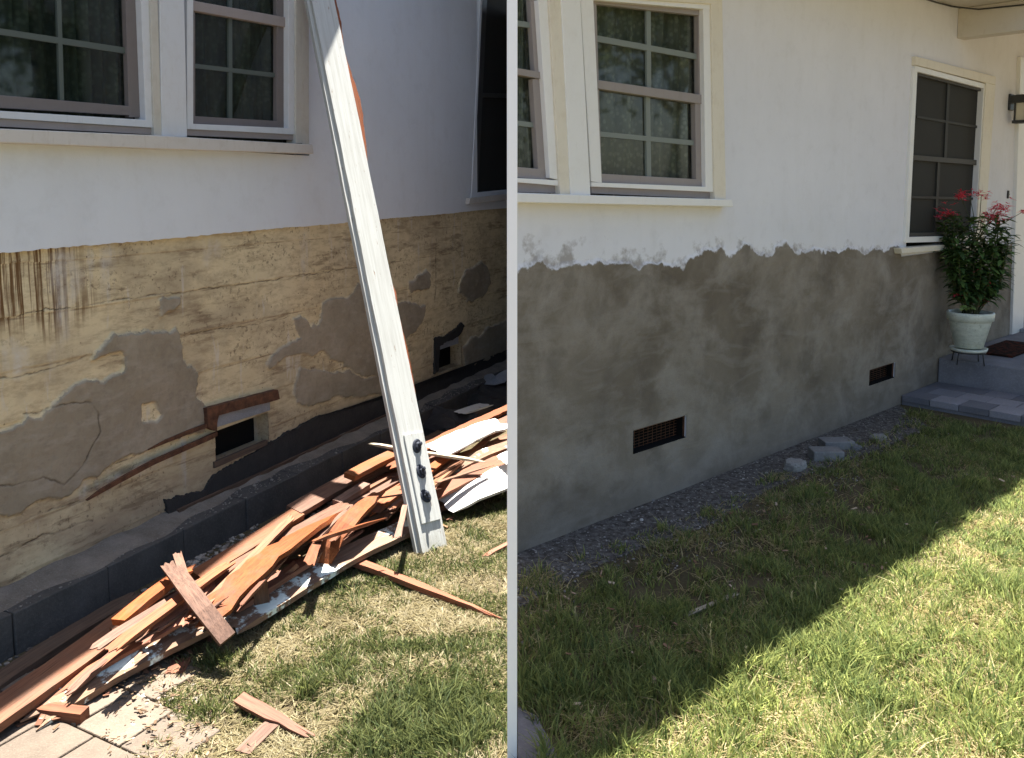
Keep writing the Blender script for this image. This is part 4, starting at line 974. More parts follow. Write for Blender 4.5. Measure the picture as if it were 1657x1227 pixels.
# back row, leaning along the wall
PL = [
 ('long straight orange board running off the lower left edge of the pile', [(-60, 1195, .05), (120, 1070, .08), (262, 962, .10)], .125, .035, M_tan, 8, (0, .0), 0),
 ('dark board lying flat between the orange board and the foundation blocks', [(-40, 1130, .01), (90, 1042, .02), (215, 968, .02)], .09, .03, M_darkw, 0, (.03, .05), 0),
 ('short orange offcut with a dark sawn end, lying on the long orange board', [(192, 1008, .16), (255, 955, .19), (300, 925, .18)], .07, .028, M_orange, -6, (0, .05), 0),
 ('brown board with a square sawn end and thick grey edge left of the crossing piece', [(192, 1035, .09), (250, 1000, .11), (330, 955, .12)], .12, .045, M_brown, 12, (0, .04), 0),
 ('long grey-brown board with white paint flakes along the lawn side, left end', [(75, 1150, .03), (180, 1085, .05), (350, 1000, .09)], .12, .028, M_greyw, 10, (.05, .0), 0),
 ('thin split orange strip beside the flaking board at the left end', [(75, 1130, .04), (150, 1083, .07), (300, 1000, .10)], .05, .015, M_orange, 0, (.08, .05), .004),
 ('red-brown block sticking out from under the left end of the pile', [(45, 1148, .02), (95, 1156, .02), (138, 1160, .02)], .05, .05, M_redw, 0, (.01, .0), 0),
 ('brown board under the crossing piece, running up to the middle', [(225, 1045, .06), (330, 985, .09), (420, 925, .12)], .10, .03, M_brown, 4, (.02, .05), 0),
 ('pale tan board behind the crossing piece against the rubble', [(318, 935, .12), (400, 885, .15), (482, 832, .17)], .08, .035, M_tan, 15, (.0, .0), 0),
 ('long brown board from the crossing piece to the middle of the pile', [(330, 955, .13), (420, 900, .16), (560, 820, .18)], .10, .03, M_brown, 5, (.04, .04), 0),
 ('twisted bright orange board with a torn knot in the middle of the pile', [(330, 995, .17), (385, 950, .20), (440, 898, .23), (500, 858, .22), (540, 835, .18)], .115, .022, M_orange, (20, -28), (.04, .06), .012),
 ('narrow brown board under the twisted orange one', [(380, 985, .08), (470, 925, .10), (560, 870, .10)], .07, .025, M_redw, 0, (.02, .08), .0),
 ('long grey-brown board with paint flakes edging the lawn in the middle', [(375, 1012, .05), (470, 955, .06), (560, 900, .07), (680, 845, .06)], .125, .028, M_greyw, 8, (.02, .03), 0),
 ('short upright brown stub wedged against the lawn-side board', [(423, 978, .06), (420, 950, .13), (418, 925, .20)], .065, .03, M_brown, 30, (.0, .015), 0),
 ('small brown wedge lying beside the upright stub', [(445, 940, .08), (480, 912, .13)], .045, .02, M_brown, 0, (.03, .0), 0),
 ('bent orange board curving down towards the lawn', [(522, 912, .08), (537, 872, .17), (565, 840, .22), (610, 800, .22)], .085, .022, M_orange, (35, -10), (.03, .03), .008),
 ('tan board with a grooved lower edge in the back row', [(475, 828, .18), (540, 790, .20), (650, 735, .22)], .10, .03, M_brown, 14, (.0, .04), 0),
 ('pale tan board topping the back row beside the leaning board', [(565, 772, .25), (610, 748, .26), (668, 722, .27)], .075, .03, M_tan, 10, (.0, .03), 0),
 ('brown board lying low across the middle of the pile', [(540, 860, .08), (620, 820, .10), (720, 770, .10)], .14, .025, M_brown, 0, (.05, .03), 0),
 ('orange split piece just left of the foot of the leaning board', [(604, 822, .14), (635, 798, .17), (690, 780, .16)], .08, .02, M_orange, 12, (.05, .03), .008),
 ('short brown sawn block in the middle of the back row', [(545, 815, .18), (592, 785, .20)], .06, .03, M_brown, 5, (0, 0), 0),
 ('grooved brown batten between the back row and the twisted board', [(480, 868, .14), (560, 812, .16), (640, 765, .16)], .05, .03, M_redw, 8, (0, .05), 0),
 ('long orange board at the far top of the pile', [(640, 752, .24), (720, 708, .24), (835, 655, .22)], .075, .025, M_orange, 5, (.06, 0), .004),
 ('long brown board just below the farthest orange board', [(650, 770, .18), (740, 720, .20), (835, 675, .20)], .09, .03, M_redw, 8, (.05, 0), 0),
 ('tan board right of the leaning board under the white panel', [(690, 775, .14), (760, 738, .16), (835, 705, .16)], .09, .028, M_brown, 5, (.04, 0), 0),
 ('wide orange split board right of the leaning board', [(700, 800, .12), (760, 768, .15), (820, 742, .16)], .12, .025, M_orange, 14, (.05, .03), .008),
 ('grey-brown board at the right end of the pile', [(715, 770, .15), (775, 738, .19), (840, 715, .18)], .10, .025, M_greyw, 3, (.04, 0), .0),
 ('narrow red-brown board low at the right end of the pile', [(640, 850, .03), (720, 815, .04), (840, 770, .05)], .09, .03, M_redw, 0, (.04, 0), .0),
 ('dark old board behind the far end of the pile', [(560, 790, .03), (690, 715, .05), (835, 640, .05)], .10, .03, M_darkw, 0, (.04, 0), .0),
 ('thin grey board at the bottom behind the middle of the pile', [(420, 880, .02), (520, 810, .03), (620, 750, .03)], .06, .02, M_darkw, 0, (.04, .03), .0),
]
for (lab, px, w, t, mat, roll, ends, wav) in PL:
    plank('wooden_board', lab, px, w * .84, t * .85, mat, roll, (max(ends[0], .0) * 1.4, ends[1] * 1.4), wav=max(wav, .0015))
plank('wooden_board', 'short brown board lying crosswise on top of the pile with a forked end', [(276, 915, .25), (318, 972, .23), (368, 1035, .12)], .058, .026, M_brown, 20, (.035, 0))
plank('splinter', 'narrow upright splinter standing at the forked end of the crosswise board', [(288, 900, .27), (300, 940, .24), (322, 985, .20)], .03, .015, M_brown, 10, (.03, .01), cat='splinter', group=None)
plank('lath', 'pale cream lath lying across the pile behind the leaning board', [(598, 718, .30), (680, 732, .29), (776, 746, .22)], .028, .012, M_strip, 0, (.01, .04), wav=.002, cat='lath', group=None)
plank('painted_panel', 'jagged white painted board piece on top of the far end of the pile', [(708, 728, .26), (760, 704, .27), (808, 686, .26)], .13, .012, M_paintw, 12, (.04, .05), wav=.012, cat='board', group='white painted board pieces')
plank('painted_panel', 'wide white painted board piece at the lawn side of the far end', [(722, 812, .08), (780, 788, .12), (845, 762, .14)], .17, .014, M_paintw, 14, (.03, 0), wav=.01, cat='board', group='white painted board pieces')
plank('painted_panel', 'small white board piece standing at the right edge of the picture', [(812, 745, .2), (835, 735, .22)], .10, .012, M_paintw, 10, (.01, 0), cat='board', group='white painted board pieces')
plank('painted_panel', 'flat white scrap in the shade behind the far end of the pile', [(745, 668, .14), (785, 655, .14)], .10, .01, M_paintw, 0, (.02, .03), cat='board', group='white painted board pieces')
plank('loose_stick', 'long thin orange stick lying apart on the lawn below the pile', [(572, 908, .035), (650, 938, .03), (785, 992, .012)], .045, .022, M_orange, 0, (.0, .09), group='sticks on the lawn', wav=.003, cat='stick', wprof=(1, .9, .6, .25))
plank('loose_stick', 'short orange stick at the right edge of the sunny dry lawn', [(788, 898, .015), (835, 874, .02)], .025, .012, M_orange, 0, (.03, 0), group='sticks on the lawn', cat='stick')
plank('loose_stick', 'brown stick lying on the grass near the bottom, left of centre', [(387, 1130, .03), (440, 1158, .025), (493, 1187, .015)], .045, .015, M_redw, 15, (.0, .04), group='sticks on the lawn', wav=.003, cat='stick', wprof=(1, .8, .4))
plank('loose_stick', 'dim flat stick half sunk in the grass at the bottom edge', [(392, 1220, .01), (440, 1172, .015)], .05, .012, M_brown, 0, (.0, .02), group='sticks on the lawn', cat='stick')
plank('loose_stick', 'thin reddish stick in the shaded lawn near the shadow edge', [(1368, 910, .01), (1440, 922, .012)], .018, .012, M_brown, 0, (.02, .03), group='sticks in the shaded lawn', cat='stick')
plank('loose_stick', 'pale flat stick lying in the shaded lawn, farther from the sun', [(1112, 995, .012), (1190, 962, .014)], .02, .008, M_strip, 0, (.02, .03), group='sticks in the shaded lawn', cat='stick')
plank('wood_chip', 'square brown wood chip at the lawn edge under the pile', [(282, 1092, .01), (296, 1066, .015)], .06, .012, M_redw, 0, (.0, .01), group=None, cat='wood chip')

# ------------------------------------------------------------------ dark rubbish heap behind the far end of the pile
def lump(name, label, u, v, z, sx, sy, sz, mat, seed, cat='rubble'):
    rr = random.Random(seed); bm = bmesh.new(); bmesh.ops.create_icosphere(bm, subdivisions=3, radius=1)
    for vv in bm.verts:
        q = vv.co; k = 1 + .25 * math.sin(q.x * 5 + seed) * math.sin(q.y * 4 + seed * 2) + rr.uniform(-.1, .1); vv.co = Vector((q.x * sx, q.y * sy, max(q.z, -.3) * sz)) * k
    o = obj(name, bm, mat); o.location = gnd(u, v, z); o.rotation_euler = (0, 0, rr.uniform(0, 3)); return tag(o, label, cat)
lump('debris_heap', 'dark heap of torn tar paper between the wall and the far end of the pile', 790, 650, .02, .22, .5, .12, M_tar, 3, 'debris')
lump('debris_heap', 'dark heap of torn tar paper just behind the leaning board', 715, 690, .02, .18, .35, .12, M_tar, 5, 'debris')
plank('plastic_sheet', 'crumpled pale grey sheet scrap by the wall at the far end', [(782, 612, .15), (800, 617, .18), (835, 600, .2)], .10, .006, M_galv, 25, (.04, .03), group=None, wav=.01, cat='scrap')

# ------------------------------------------------------------------ the leaning white board
foot = gnd(700, 890, 0.0); topP = WL.w(*WL.pix(500, -95, UPOFF + .03), UPOFF + .03)
BD = empty('leaning_board', foot); tag(BD, 'tall white painted board leaning from the lawn against the house', 'board')
X = (topP - foot).normalized(); tocam = (EYE - (foot + topP) / 2).normalized()
Zb = (tocam - X * tocam.dot(X)).normalized(); best = min((abs((Matrix.Rotation(R(t), 3, X) @ Zb).dot(S) - .19), abs(t), t) for t in range(-60, 61)); print('board turn', best)
Zb = (Matrix.Rotation(R(best[2]), 3, X) @ Zb); Yb = Zb.cross(X)
LB = (topP - foot).length
MB = Matrix((X, Yb, Zb)).transposed().to_4x4()
def board_part(name, bm, mat, parent=BD, bevel=0.0, sm=False):
    o = obj(name, bm, mat, parent, smooth=sm, bevel=bevel); o.matrix_local = MB; return o
WB = .112 / max(.5, math.cos(R(best[2])))
print('board', X[:], Yb[:], Zb[:], LB)
def long_strip(bm, y0, y1, z0, z1, x0, x1, amp, seed, n=70, side=0, bulge=None):
    rr = random.Random(seed); prev = None; w0 = 0; w1 = 0
    for i in range(n + 1):
        x = x0 + (x1 - x0) * i / n; w0 += rr.uniform(-1, 1) * amp * .5; w1 += rr.uniform(-1, 1) * amp * .5; w0 *= .85; w1 *= .85
        b = bulge(i / n) if bulge else 0
        a = [bm.verts.new((x, y0 + (w0 if side <= 0 else 0), z0)), bm.verts.new((x, y1 + (w1 if side >= 0 else 0) + b, z0)), bm.verts.new((x, y1 + (w1 if side >= 0 else 0) + b, z1)), bm.verts.new((x, y0 + (w0 if side <= 0 else 0), z1))]
        if prev:
            for k in range(4): bm.faces.new([prev[k], prev[(k+1)%4], a[(k+1)%4], a[k]])
        else: bm.faces.new(a)
        prev = a
    bm.faces.new(prev[::-1])
sgn = 1 if Yb.x > 0 else -1        # which local side is the photo's right
R_ = lambda a, b: (a, b) if sgn > 0 else (-b, -a)
bm = bmesh.new(); y0, y1 = R_(-WB / 2, WB / 2); long_strip(bm, y0, y1, 0, .018, 0.0, LB, .003, 3)
board_part('face_board', bm, M_cleanw)
bm = bmesh.new(); y0, y1 = R_(-WB / 2 - .018, WB / 2 - .03); long_strip(bm, y0, y1, -.022, -.001, 0.005, LB - .3, .0015, 4)
board_part('back_board', bm, M_cleanw)
# torn orange wood along the right edge
for (x0, x1, amp, sd, bl_) in ((LB * .60, LB * .80, .02, 8, .034), (LB * .80, LB * .97, .012, 11, .02), (LB * .20, LB * .36, .01, 9, .012), (LB*.36, LB*.40, .008, 14, .014)):
    bm = bmesh.new(); long_strip(bm, WB / 2 - .03, WB / 2 + .004, -.012, .006, x0, x1, .0025, sd, 60, side=1, bulge=lambda f, bl_=bl_: bl_ * 1.0 * math.sin(math.pi * f) ** .8 * (1 + .12 * math.sin(f * 11 + sd) + .05 * math.sin(f * 47)))
    if sgn < 0:
        for vv in bm.verts: vv.co.y *= -1
    board_part('torn_wood', bm, M_orange)
# raised plate with three dark bolts
bm = bmesh.new(); y0, y1 = R_(-WB / 2 + .022, WB / 2 - .008); add_box(bm, .12, .52, y0, y1, .0182, .026); board_part('mounting_plate', bm, M_cleanw, bevel=.002)
M_bolt = Mat('dark_blue_black_hardware', .6, .4); M_bolt.b.inputs['Metallic'].default_value = .5; M_bolt.color((.035, .04, .055)); M_bolt = M_bolt.m
for x, tw in ((.46, -8), (.345, 6), (.235, 14)):
    bt = empty('bolt', parent=BD)
    def bp(name, bm, mat):
        o = obj(name, bm, mat, bt, smooth=False, bevel=.001); o.matrix_local = MB; return o
    yc = sgn * .006
    Tm = Matrix.Translation((x, yc + tw * .0004, .026)) @ Matrix.Rotation(R(tw * 2), 4, 'Z') @ Matrix.Rotation(R(tw * .6), 4, 'Y') @ Matrix.Diagonal((1.25, .95, 1, 1))
    bm = bmesh.new(); add_lathe(bm, [(.026, 0), (.026, .004), (.021, .007), (.012, .0075)], 22, Tm); bp('washer', bm, M_bolt)
    bm = bmesh.new(); add_lathe(bm, [(.015, .0076), (.015, .018), (.011, .020)], 6, Tm); bp('nut', bm, M_bolt)
    bm = bmesh.new(); add_lathe(bm, [(.007, .02), (.007, .036), (.005, .038)], 12, Tm @ Matrix.Rotation(R(12), 4, 'Y')); bp('stud', bm, M_bolt)

# ------------------------------------------------------------------ scatter: gravel, chips, grass
def proj(x, y, z=0.0):
    dx, dy, dz = x, y, z - CAMH
    zc = dy * math.cos(PITCH) - dz * math.sin(PITCH); yc = dy * math.sin(PITCH) + dz * math.cos(PITCH)
    return CX + F * dx / zc, CY - F * yc / zc
def scatter_px(n, poly, seed, bbox=None):
    rs = np.random.RandomState(seed)
    # sample the ground polygon uniformly in world space
    W_ = [gnd(u, v) for u, v in poly]; x0, x1 = min(p.x for p in W_), max(p.x for p in W_); y0, y1 = min(p.y for p in W_), max(p.y for p in W_)
    X_ = rs.uniform(x0, x1, n * 6); Y_ = rs.uniform(y0, y1, n * 6); u, v = proj(X_, Y_); k = inside(u, v, poly); return X_[k][:n], Y_[k][:n]
def pebbles(name, label, poly, n, r0, r1, mat, seed, zoff=0.0):
    X_, Y_ = scatter_px(n, poly, seed); rs = random.Random(seed); V = []; Fc = []
    ico = bmesh.new(); bmesh.ops.create_icosphere(ico, subdivisions=1, radius=1); iv = np.array([v.co[:] for v in ico.verts]); fi = np.array([[v.index for v in f.verts] for f in ico.faces]); ico.free()
    rn = np.random.RandomState(seed); m = len(X_)
    rad = r0 + (r1 - r0) * rn.rand(m) ** 3
    sc3 = rn.uniform(.6, 1.4, (m, 3)); sc3[:, 2] *= .7
    ang = rn.uniform(0, 6.28, m); ca, sa = np.cos(ang), np.sin(ang)
    P_ = iv[None] * sc3[:, None] * rad[:, None, None] * rn.uniform(.85, 1.15, (m, len(iv), 1))
    x = P_[..., 0] * ca[:, None] - P_[..., 1] * sa[:, None]; y = P_[..., 0] * sa[:, None] + P_[..., 1] * ca[:, None]
    P_ = np.stack([x + X_[:, None], y + Y_[:, None], P_[..., 2] + (rad * .3)[:, None] + zoff], -1).reshape(-1, 3)
    Fx = (fi[None] + (np.arange(m) * len(iv))[:, None, None]).reshape(-1, 3)
    me = bpy.data.meshes.new(name); me.from_pydata(P_.tolist(), [], Fx.tolist()); me.materials.append(mat)
    o = bpy.data.objects.new(name, me); col.objects.link(o); return tag(o, label, None, None, 'stuff')
def m_peb(name, a, b):
    M = Mat(name, .9, .2); r = M.N('ShaderNodeNewGeometry').outputs['Random Per Island']
    M.color(M.mix(M.math('POWER', r, 2.2), a, b)); return M.m
M_grav = m_peb('grey_gravel', (.075, .065, .055), (.36, .335, .305))
strip_poly = [(838, 893), (1110, 788), (1300, 716), (1455, 656), (1500, 690), (1440, 722), (1330, 760), (1250, 790), (1150, 850), (1060, 880), (960, 920), (838, 985)]
pebbles('gravel', 'grey gravel strip along the foot of the plastered wall', strip_poly, 34000, .0010, .0066, M_grav, 1)
pebbles('gravel', 'loose gravel spilled from the strip into the grass', [(838, 940), (1060, 850), (1250, 765), (1440, 700), (1560, 700), (1440, 760), (1250, 850), (1060, 940), (838, 1060)], 3000, .0015, .007, M_grav, 21, .004)
pebbles('mortar_drops', 'pale mortar drops on the gravel at the foot of the plastered wall', strip_poly, 150, .003, .011, m_peb('pale_mortar_drop', (.18, .17, .155), (.5, .48, .45)), 22, .002)
bm = bmesh.new(); q = [gnd(u, v) for u, v in strip_poly]
f = bm.faces.new([bm.verts.new((p.x, p.y, .004)) for p in q]); bmesh.ops.triangulate(bm, faces=[f])
_m = Mat('grey_gravelly_soil', .95, .1); _m.color(_m.mix(_m.ramp(_m.noise(30, 5, .7), [(.4, 0.0), (.6, 1.0)]), (.06, .052, .046), (.15, .14, .13))); _m.bump(_m.noise(50, 5, .7), 1, .01)
tag(obj('gravel_bed', bm, _m.m), 'grey soil bed under the gravel along the plastered wall', None, None, 'structure')
pebbles('plaster_rubble', 'white crumbs of plaster between the wood pile and the paving', [(210, 1110), (260, 1070), (300, 1060), (330, 1130), (300, 1180), (340, 1240), (180, 1240), (170, 1150)], 420, .004, .013, m_peb('white_plaster_crumb', (.2, .17, .14), (.5, .46, .40)), 2)
pebbles('plaster_rubble', 'white crumbs of plaster behind the crosswise board', [(280, 900), (330, 880), (400, 830), (420, 850), (340, 930), (300, 940)], 350, .005, .016, bpy.data.materials['white_plaster_crumb'], 3)
pebbles('rubble', 'grey crumbs and dust along the foot of the foundation blocks', [(0, 1076), (243, 948), (500, 812), (640, 735), (800, 650), (800, 690), (640, 780), (500, 860), (260, 1000), (0, 1140)], 3500, .003, .014, m_peb('grey_rubble', (.08, .07, .06), (.30, .27, .23)), 4)
def flakes(name, label, poly, n, l0, l1, mat, seed, z=.015):
    X_, Y_ = scatter_px(n, poly, seed); rr = random.Random(seed); bm = bmesh.new()
    for x, y in zip(X_, Y_):
        L = rr.uniform(l0, l1); Wd = L * rr.uniform(.15, .5); a = rr.uniform(0, 6.28)
        Mx_ = Matrix.Translation((x, y, z + rr.uniform(0, .012))) @ Matrix.Rotation(a, 4, 'Z') @ Matrix.Rotation(rr.uniform(-.4, .4), 4, 'X') @ Matrix.Rotation(rr.uniform(-.3, .3), 4, 'Y')
        add_box(bm, -L/2, L/2, -Wd/2, Wd/2, -.0012, .0012, Mx_)
    return stuff(obj(name, bm, mat), label)
flakes('wood_chips', 'tan wood chips strewn on the lawn edge beside the paving', [(190, 1120), (270, 1060), (330, 1100), (360, 1240), (150, 1240)], 200, .005, .02, m_peb('tan_chip', (.08, .05, .03), (.30, .21, .13)), 5)
flakes('wood_chips', 'reddish chips and splinters on the dirt around the wood pile', [(0, 1180), (200, 1040), (480, 880), (700, 770), (740, 850), (560, 925), (350, 1040), (90, 1190)], 420, .008, .05, m_peb('red_chip', (.10, .045, .03), (.32, .17, .09)), 6)
flakes('dry_leaves', 'scattered dry leaf bits in the shaded lawn', [(860, 980), (1250, 800), (1640, 740), (1640, 800), (1050, 1180), (860, 1190)], 120, .008, .03, m_peb('dry_leaf', (.18, .10, .06), (.45, .36, .26)), 7, .03)

def m_grass(name, tr=.35):
    M = Mat(name, .55, .25)
    at = M.N('ShaderNodeAttribute'); at.attribute_name = 'tint'; c = at.outputs['Color']; M.color(c)
    t = M.N('ShaderNodeBsdfTranslucent'); M.put(t.inputs[0], c); mx = M.N('ShaderNodeMixShader'); mx.inputs[0].default_value = tr
    M.nt.links.new(M.b.outputs[0], mx.inputs[1]); M.nt.links.new(t.outputs[0], mx.inputs[2]); M.nt.links.new(mx.outputs[0], M.nt.nodes['Material Output'].inputs[0]); return M.m
M_grass = m_grass('grass_blades')
def grass(name, label, poly, n, seed, dry_fn, h_fn, wid, dens_fn, holes=(), gain=1.0, dgain=1.0, mat=None):
    rs = np.random.RandomState(seed)
    X_, Y_ = scatter_px(n, poly, seed); k = rs.rand(len(X_)) < dens_fn(X_, Y_)
    X_, Y_ = X_[k], Y_[k]
    u, v = proj(X_, Y_)
    for h in holes:
        k = ~inside(u, v, h); X_, Y_, u, v = X_[k], Y_[k], u[k], v[k]
    m = len(X_); dry = np.clip(dry_fn(X_, Y_), 0, 1); isdry = rs.rand(m) < dry
    h = h_fn(X_, Y_) * rs.uniform(.45, 1.25, m); lean = np.where(isdry, rs.uniform(.5, 2.2, m), rs.uniform(.15, 1.1, m)) * h
    # blades grow in tufts that share a lean
    ta = vnoise(X_, Y_, .06, seed + 5) * 12.56; a = ta + rs.normal(0, 1.1, m)
    lx, ly = np.cos(a) * lean, np.sin(a) * lean; h = np.where(isdry, h * .55, h)
    fa = rs.uniform(0, 6.28, m); w = wid * rs.uniform(.6, 1.3, m); sx, sy = np.cos(fa) * w / 2, np.sin(fa) * w / 2
    V = np.empty((m, 5, 3), np.float32)
    V[:, 0] = np.stack([X_ - sx, Y_ - sy, np.zeros(m)], -1); V[:, 1] = np.stack([X_ + sx, Y_ + sy, np.zeros(m)], -1)
    V[:, 2] = np.stack([X_ + lx * .35 + sx * .8, Y_ + ly * .35 + sy * .8, h * .62], -1); V[:, 3] = np.stack([X_ + lx * .35 - sx * .8, Y_ + ly * .35 - sy * .8, h * .62], -1)
    V[:, 4] = np.stack([X_ + lx, Y_ + ly, h], -1)
    g1, g2, g3 = np.array([.06, .098, .034]), np.array([.31, .33, .105]), np.array([.12, .16, .07])
    d1, d2 = np.array([.46, .37, .17]), np.array([.66, .57, .33])
    t = rs.rand(m, 1); t2 = rs.rand(m, 1)
    tone = vnoise(X_, Y_, .35, seed + 9)[:, None]
    C = np.where(isdry[:, None], d1 + (d2 - d1) * t, (g1 * (1 - t) + g2 * t) * (1 - .35 * tone) + g3 * .35 * tone)
    C = C * (.7 + .6 * t2) * np.where(isdry[:, None], dgain, gain)
    me = bpy.data.meshes.new(name); me.vertices.add(m * 5); me.vertices.foreach_set('co', V.ravel())
    base = (np.arange(m) * 5)[:, None]; li = np.concatenate([base + [0, 1, 2, 3], base + [3, 2, 4]], 1).ravel().astype(np.int32)
    me.loops.add(m * 7); me.loops.foreach_set('vertex_index', li)
    ls = np.stack([np.arange(m) * 7, np.arange(m) * 7 + 4], 1).ravel().astype(np.int32)
    me.polygons.add(m * 2); me.polygons.foreach_set('loop_start', ls)
    try: me.polygons.foreach_set('loop_total', np.tile([4, 3], m).astype(np.int32))
    except Exception: pass
    me.update(calc_edges=True); me.validate()
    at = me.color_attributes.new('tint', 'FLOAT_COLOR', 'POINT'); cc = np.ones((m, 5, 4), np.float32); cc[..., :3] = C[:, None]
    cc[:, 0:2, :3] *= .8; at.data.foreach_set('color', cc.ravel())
    me.materials.append(mat or M_grass); o = bpy.data.objects.new(name, me); col.objects.link(o); print(name, m)
    return tag(o, label, None, None, 'stuff')
def near(u, v, r):
    p = gnd(u, v); return lambda x, y: np.exp(-((x - p.x) ** 2 + (y - p.y) ** 2) / r ** 2)
lush = [near(690, 1130, .22), near(520, 1110, .12), near(345, 1075, .06), near(330, 1165, .05), near(730, 1200, .16), near(600, 1200, .10)]
L_ = lambda x, y: np.clip(sum(f(x, y) for f in lush) * (.3 + vnoise(x, y, .05, 40)), 0, 1)
leftpoly = [(195, 1240), (300, 1180), (235, 1110), (290, 1075), (350, 1035), (440, 975), (560, 912), (660, 868), (740, 835), (828, 800), (828, 1500), (150, 1500)]
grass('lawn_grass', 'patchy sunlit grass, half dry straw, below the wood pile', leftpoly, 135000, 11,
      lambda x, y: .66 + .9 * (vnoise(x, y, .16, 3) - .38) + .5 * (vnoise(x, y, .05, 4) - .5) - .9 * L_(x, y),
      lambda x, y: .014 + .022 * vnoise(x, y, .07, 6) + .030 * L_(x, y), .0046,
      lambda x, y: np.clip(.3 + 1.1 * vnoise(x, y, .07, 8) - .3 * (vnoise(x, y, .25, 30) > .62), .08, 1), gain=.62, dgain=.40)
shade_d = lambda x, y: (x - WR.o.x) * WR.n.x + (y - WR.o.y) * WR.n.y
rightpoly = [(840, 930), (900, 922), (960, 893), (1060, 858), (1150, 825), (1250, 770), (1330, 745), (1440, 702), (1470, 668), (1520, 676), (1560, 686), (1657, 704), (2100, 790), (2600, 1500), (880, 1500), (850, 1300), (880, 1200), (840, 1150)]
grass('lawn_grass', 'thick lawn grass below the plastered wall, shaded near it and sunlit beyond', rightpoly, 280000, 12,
      lambda x, y: .12 + .8 * (vnoise(x, y, .22, 13) - .38) + .25 * (shade_d(x, y) > D_SH + .05) * vnoise(x, y, .06, 14) + .25 * (shade_d(x, y) < .5),  # straw colour stepped up past the shadow edge, paler where the sun falls
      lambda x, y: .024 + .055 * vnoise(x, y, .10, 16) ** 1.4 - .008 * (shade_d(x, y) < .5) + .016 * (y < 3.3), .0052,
      lambda x, y: np.clip(np.where(shade_d(x, y) < .42, -.25, np.where(shade_d(x, y) < .55, -.1, -.08 + .58 * np.clip((shade_d(x, y) - .55) / .8, 0, 1))) + .85 * vnoise(x, y, .08, 18) - .35 * (vnoise(x, y, .3, 31) > .66), .03, 1), gain=1.32, dgain=.9, mat=m_grass('back_lit_grass', .62))  # patchy near the wall, thinned further so dark soil deepens the shade
# seed heads standing above the shaded grass
M_seed = m_peb('straw_seed_head', (.5, .42, .2), (.68, .6, .36))
for k, (u, v0, v1_) in enumerate(((1148, 1095, 1008), (1082, 1165, 1105), (1280, 995, 960), (1318, 985, 945), (1206, 1080, 1050), (885, 1010, 960), (930, 1020, 985), (1430, 895, 875))):
    b0 = gnd(u + 2, v0); hgt = (v0 - v1_) * (b0 - EYE).dot(FW) / F * 1.05; bm = bmesh.new()
    add_tube(bm, [(0, 0, 0), (.003, 0, hgt * .5), (-.004, .002, hgt * .75)], .0009, 4); 
    for j in range(9):
        z = hgt * (.7 + .3 * j / 9); a = j * 2.4; add_leaf(bm, (-.004, .002, z), (math.cos(a), math.sin(a), 2.2), .014, .0035, 0)
    o = obj('grass_seed_head', bm, M_seed); o.location = b0; tag(o, 'straw-coloured seed head on a thin stalk above the shaded lawn', 'grass stalk', 'seed heads above the shaded lawn')

# ------------------------------------------------------------------ small splinters in the pile
rr = random.Random(77)
core = [(60, 1130), (200, 1035), (330, 975), (440, 905), (560, 840), (660, 790), (760, 745), (815, 715)]
for k in range(36):
    f = rr.uniform(.16, 1) * (len(core) - 1.01); i = int(f); f -= i
    u = core[i][0] + (core[i + 1][0] - core[i][0]) * f + rr.uniform(-18, 18); v = core[i][1] + (core[i + 1][1] - core[i][1]) * f + rr.uniform(-14, 22)
    L = rr.choice((rr.uniform(14, 40), rr.uniform(35, 95))) * (1.25 - u / 1200); a = R(-34 + rr.gauss(0, 22)); z = rr.uniform(.10, .21) if u > 250 else rr.uniform(.05, .12)
    plank('splinter', 'small splintered piece of reddish wood caught among the boards', [(u - L * math.cos(a), v - L * math.sin(a), z), (u + L * math.cos(a), v + L * math.sin(a), z + rr.uniform(-.03, .04))], rr.uniform(.012, .045), rr.uniform(.006, .018), rr.choice((M_orange, M_redw, M_redw, M_brown, M_brown)), rr.uniform(-30, 30), (.03, .05), group='small splinters caught in the wood pile', cat='splinter', wav=.002, wprof=(1, .8, rr.uniform(.2, .9)))
rr = random.Random(101)
for k in range(16):
    f = .14 + (k + .5) / 16 * .72 + rr.uniform(-.03, .03); f = f * (len(core) - 1.01); i = int(f); f -= i
    u = core[i][0] + (core[i + 1][0] - core[i][0]) * f + rr.uniform(-10, 10); v = core[i][1] + (core[i + 1][1] - core[i][1]) * f + rr.uniform(-26, 8)
    L = rr.uniform(80, 130) * (1.2 - u / 1300); a = R(-33 + rr.gauss(0, 5)); z = rr.uniform(.12, .2) if u > 250 else rr.uniform(.06, .12)
    plank('narrow_board', 'thin straight split batten lying lengthwise on the wood pile', [(u - L * math.cos(a), v - L * math.sin(a), z), (u + L * math.cos(a), v + L * math.sin(a), z + rr.uniform(-.02, .03))], rr.uniform(.022, .05), rr.uniform(.012, .02), rr.choice((M_orange, M_redw, M_brown, M_brown, M_tan)), rr.uniform(-15, 25), (.04, .06), group='thin battens lying lengthwise on the wood pile', wav=.001)
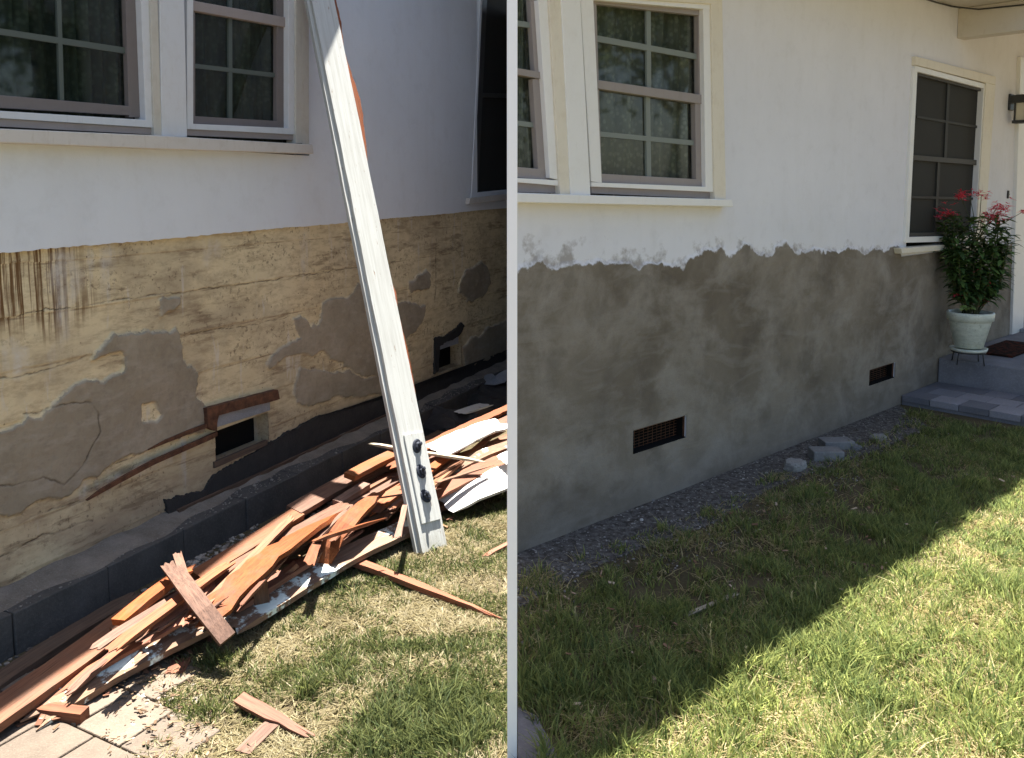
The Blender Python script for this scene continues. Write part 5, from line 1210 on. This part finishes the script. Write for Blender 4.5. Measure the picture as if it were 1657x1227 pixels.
# ------------------------------------------------------------------ trees to the right of the camera: they stand in the windows' reflections
M_tl = m_leaf('tree_leaf', (.03, .06, .015), (.09, .14, .04)); M_bark = m_conc('brown_bark', (.06, .045, .035), (.12, .09, .07)).m
def tree(x, y, H, seed, label):
    rr = random.Random(seed); t = empty('broadleaf_tree', (x, y, 0)); tag(t, label, 'tree')
    bm = bmesh.new(); add_tube(bm, [(0, 0, -.1), (.05, .03, H * .2), (.0, .1, H * .45), (.1, 0, H * .8)], [.2, .15, .11, .03], 10)
    tips = []
    for k in range(11):
        a = rr.uniform(0, 6.28); z0 = H * rr.uniform(.25, .6); r = H * rr.uniform(.2, .34); tip = (r * math.cos(a), r * math.sin(a), z0 + H * rr.uniform(.1, .32)); tips.append(tip)
        add_tube(bm, [(0, .05, z0), (tip[0] * .5, tip[1] * .5, z0 * .6 + tip[2] * .4), tip], [.06, .04, .015], 6)
    obj('trunk', bm, M_bark, t, True)
    n = 9000; rs = np.random.RandomState(seed); tp = np.array(tips + [(0, 0, H * .85)] * 2); c = tp[rs.randint(0, len(tp), n)] + rs.normal(0, H * .075, (n, 3))
    d1 = rs.normal(size=(n, 3)); d1 /= np.linalg.norm(d1, axis=1)[:, None]; d2 = np.cross(d1, rs.normal(size=(n, 3))); d2 /= np.linalg.norm(d2, axis=1)[:, None]
    L = rs.uniform(.06, .13, (n, 1)); V = np.stack([c - d1 * L, c + d2 * L * .5, c + d1 * L, c - d2 * L * .5], 1).reshape(-1, 3)
    me = bpy.data.meshes.new('crown'); me.from_pydata(V.tolist(), [], (np.arange(n)[:, None] * 4 + [0, 1, 2, 3]).tolist()); me.materials.append(M_tl)
    o = bpy.data.objects.new('crown', me); col.objects.link(o); o.parent = t
for i, (x, y, H, lb) in enumerate(((9.5, 1.5, 6.2, 'leafy tree across the yard, seen only in the window glass, nearest one'), (11.5, 5.5, 7.5, 'tall leafy tree across the yard, seen only in the window glass'), (12.5, 9.5, 6.8, 'leafy tree across the yard beyond the porch, seen only in the window glass'), (10.5, -2.8, 7.0, 'leafy tree across the yard behind the camera, seen only in the window glass'))):
    tree(x, y, H, 50 + i, lb)
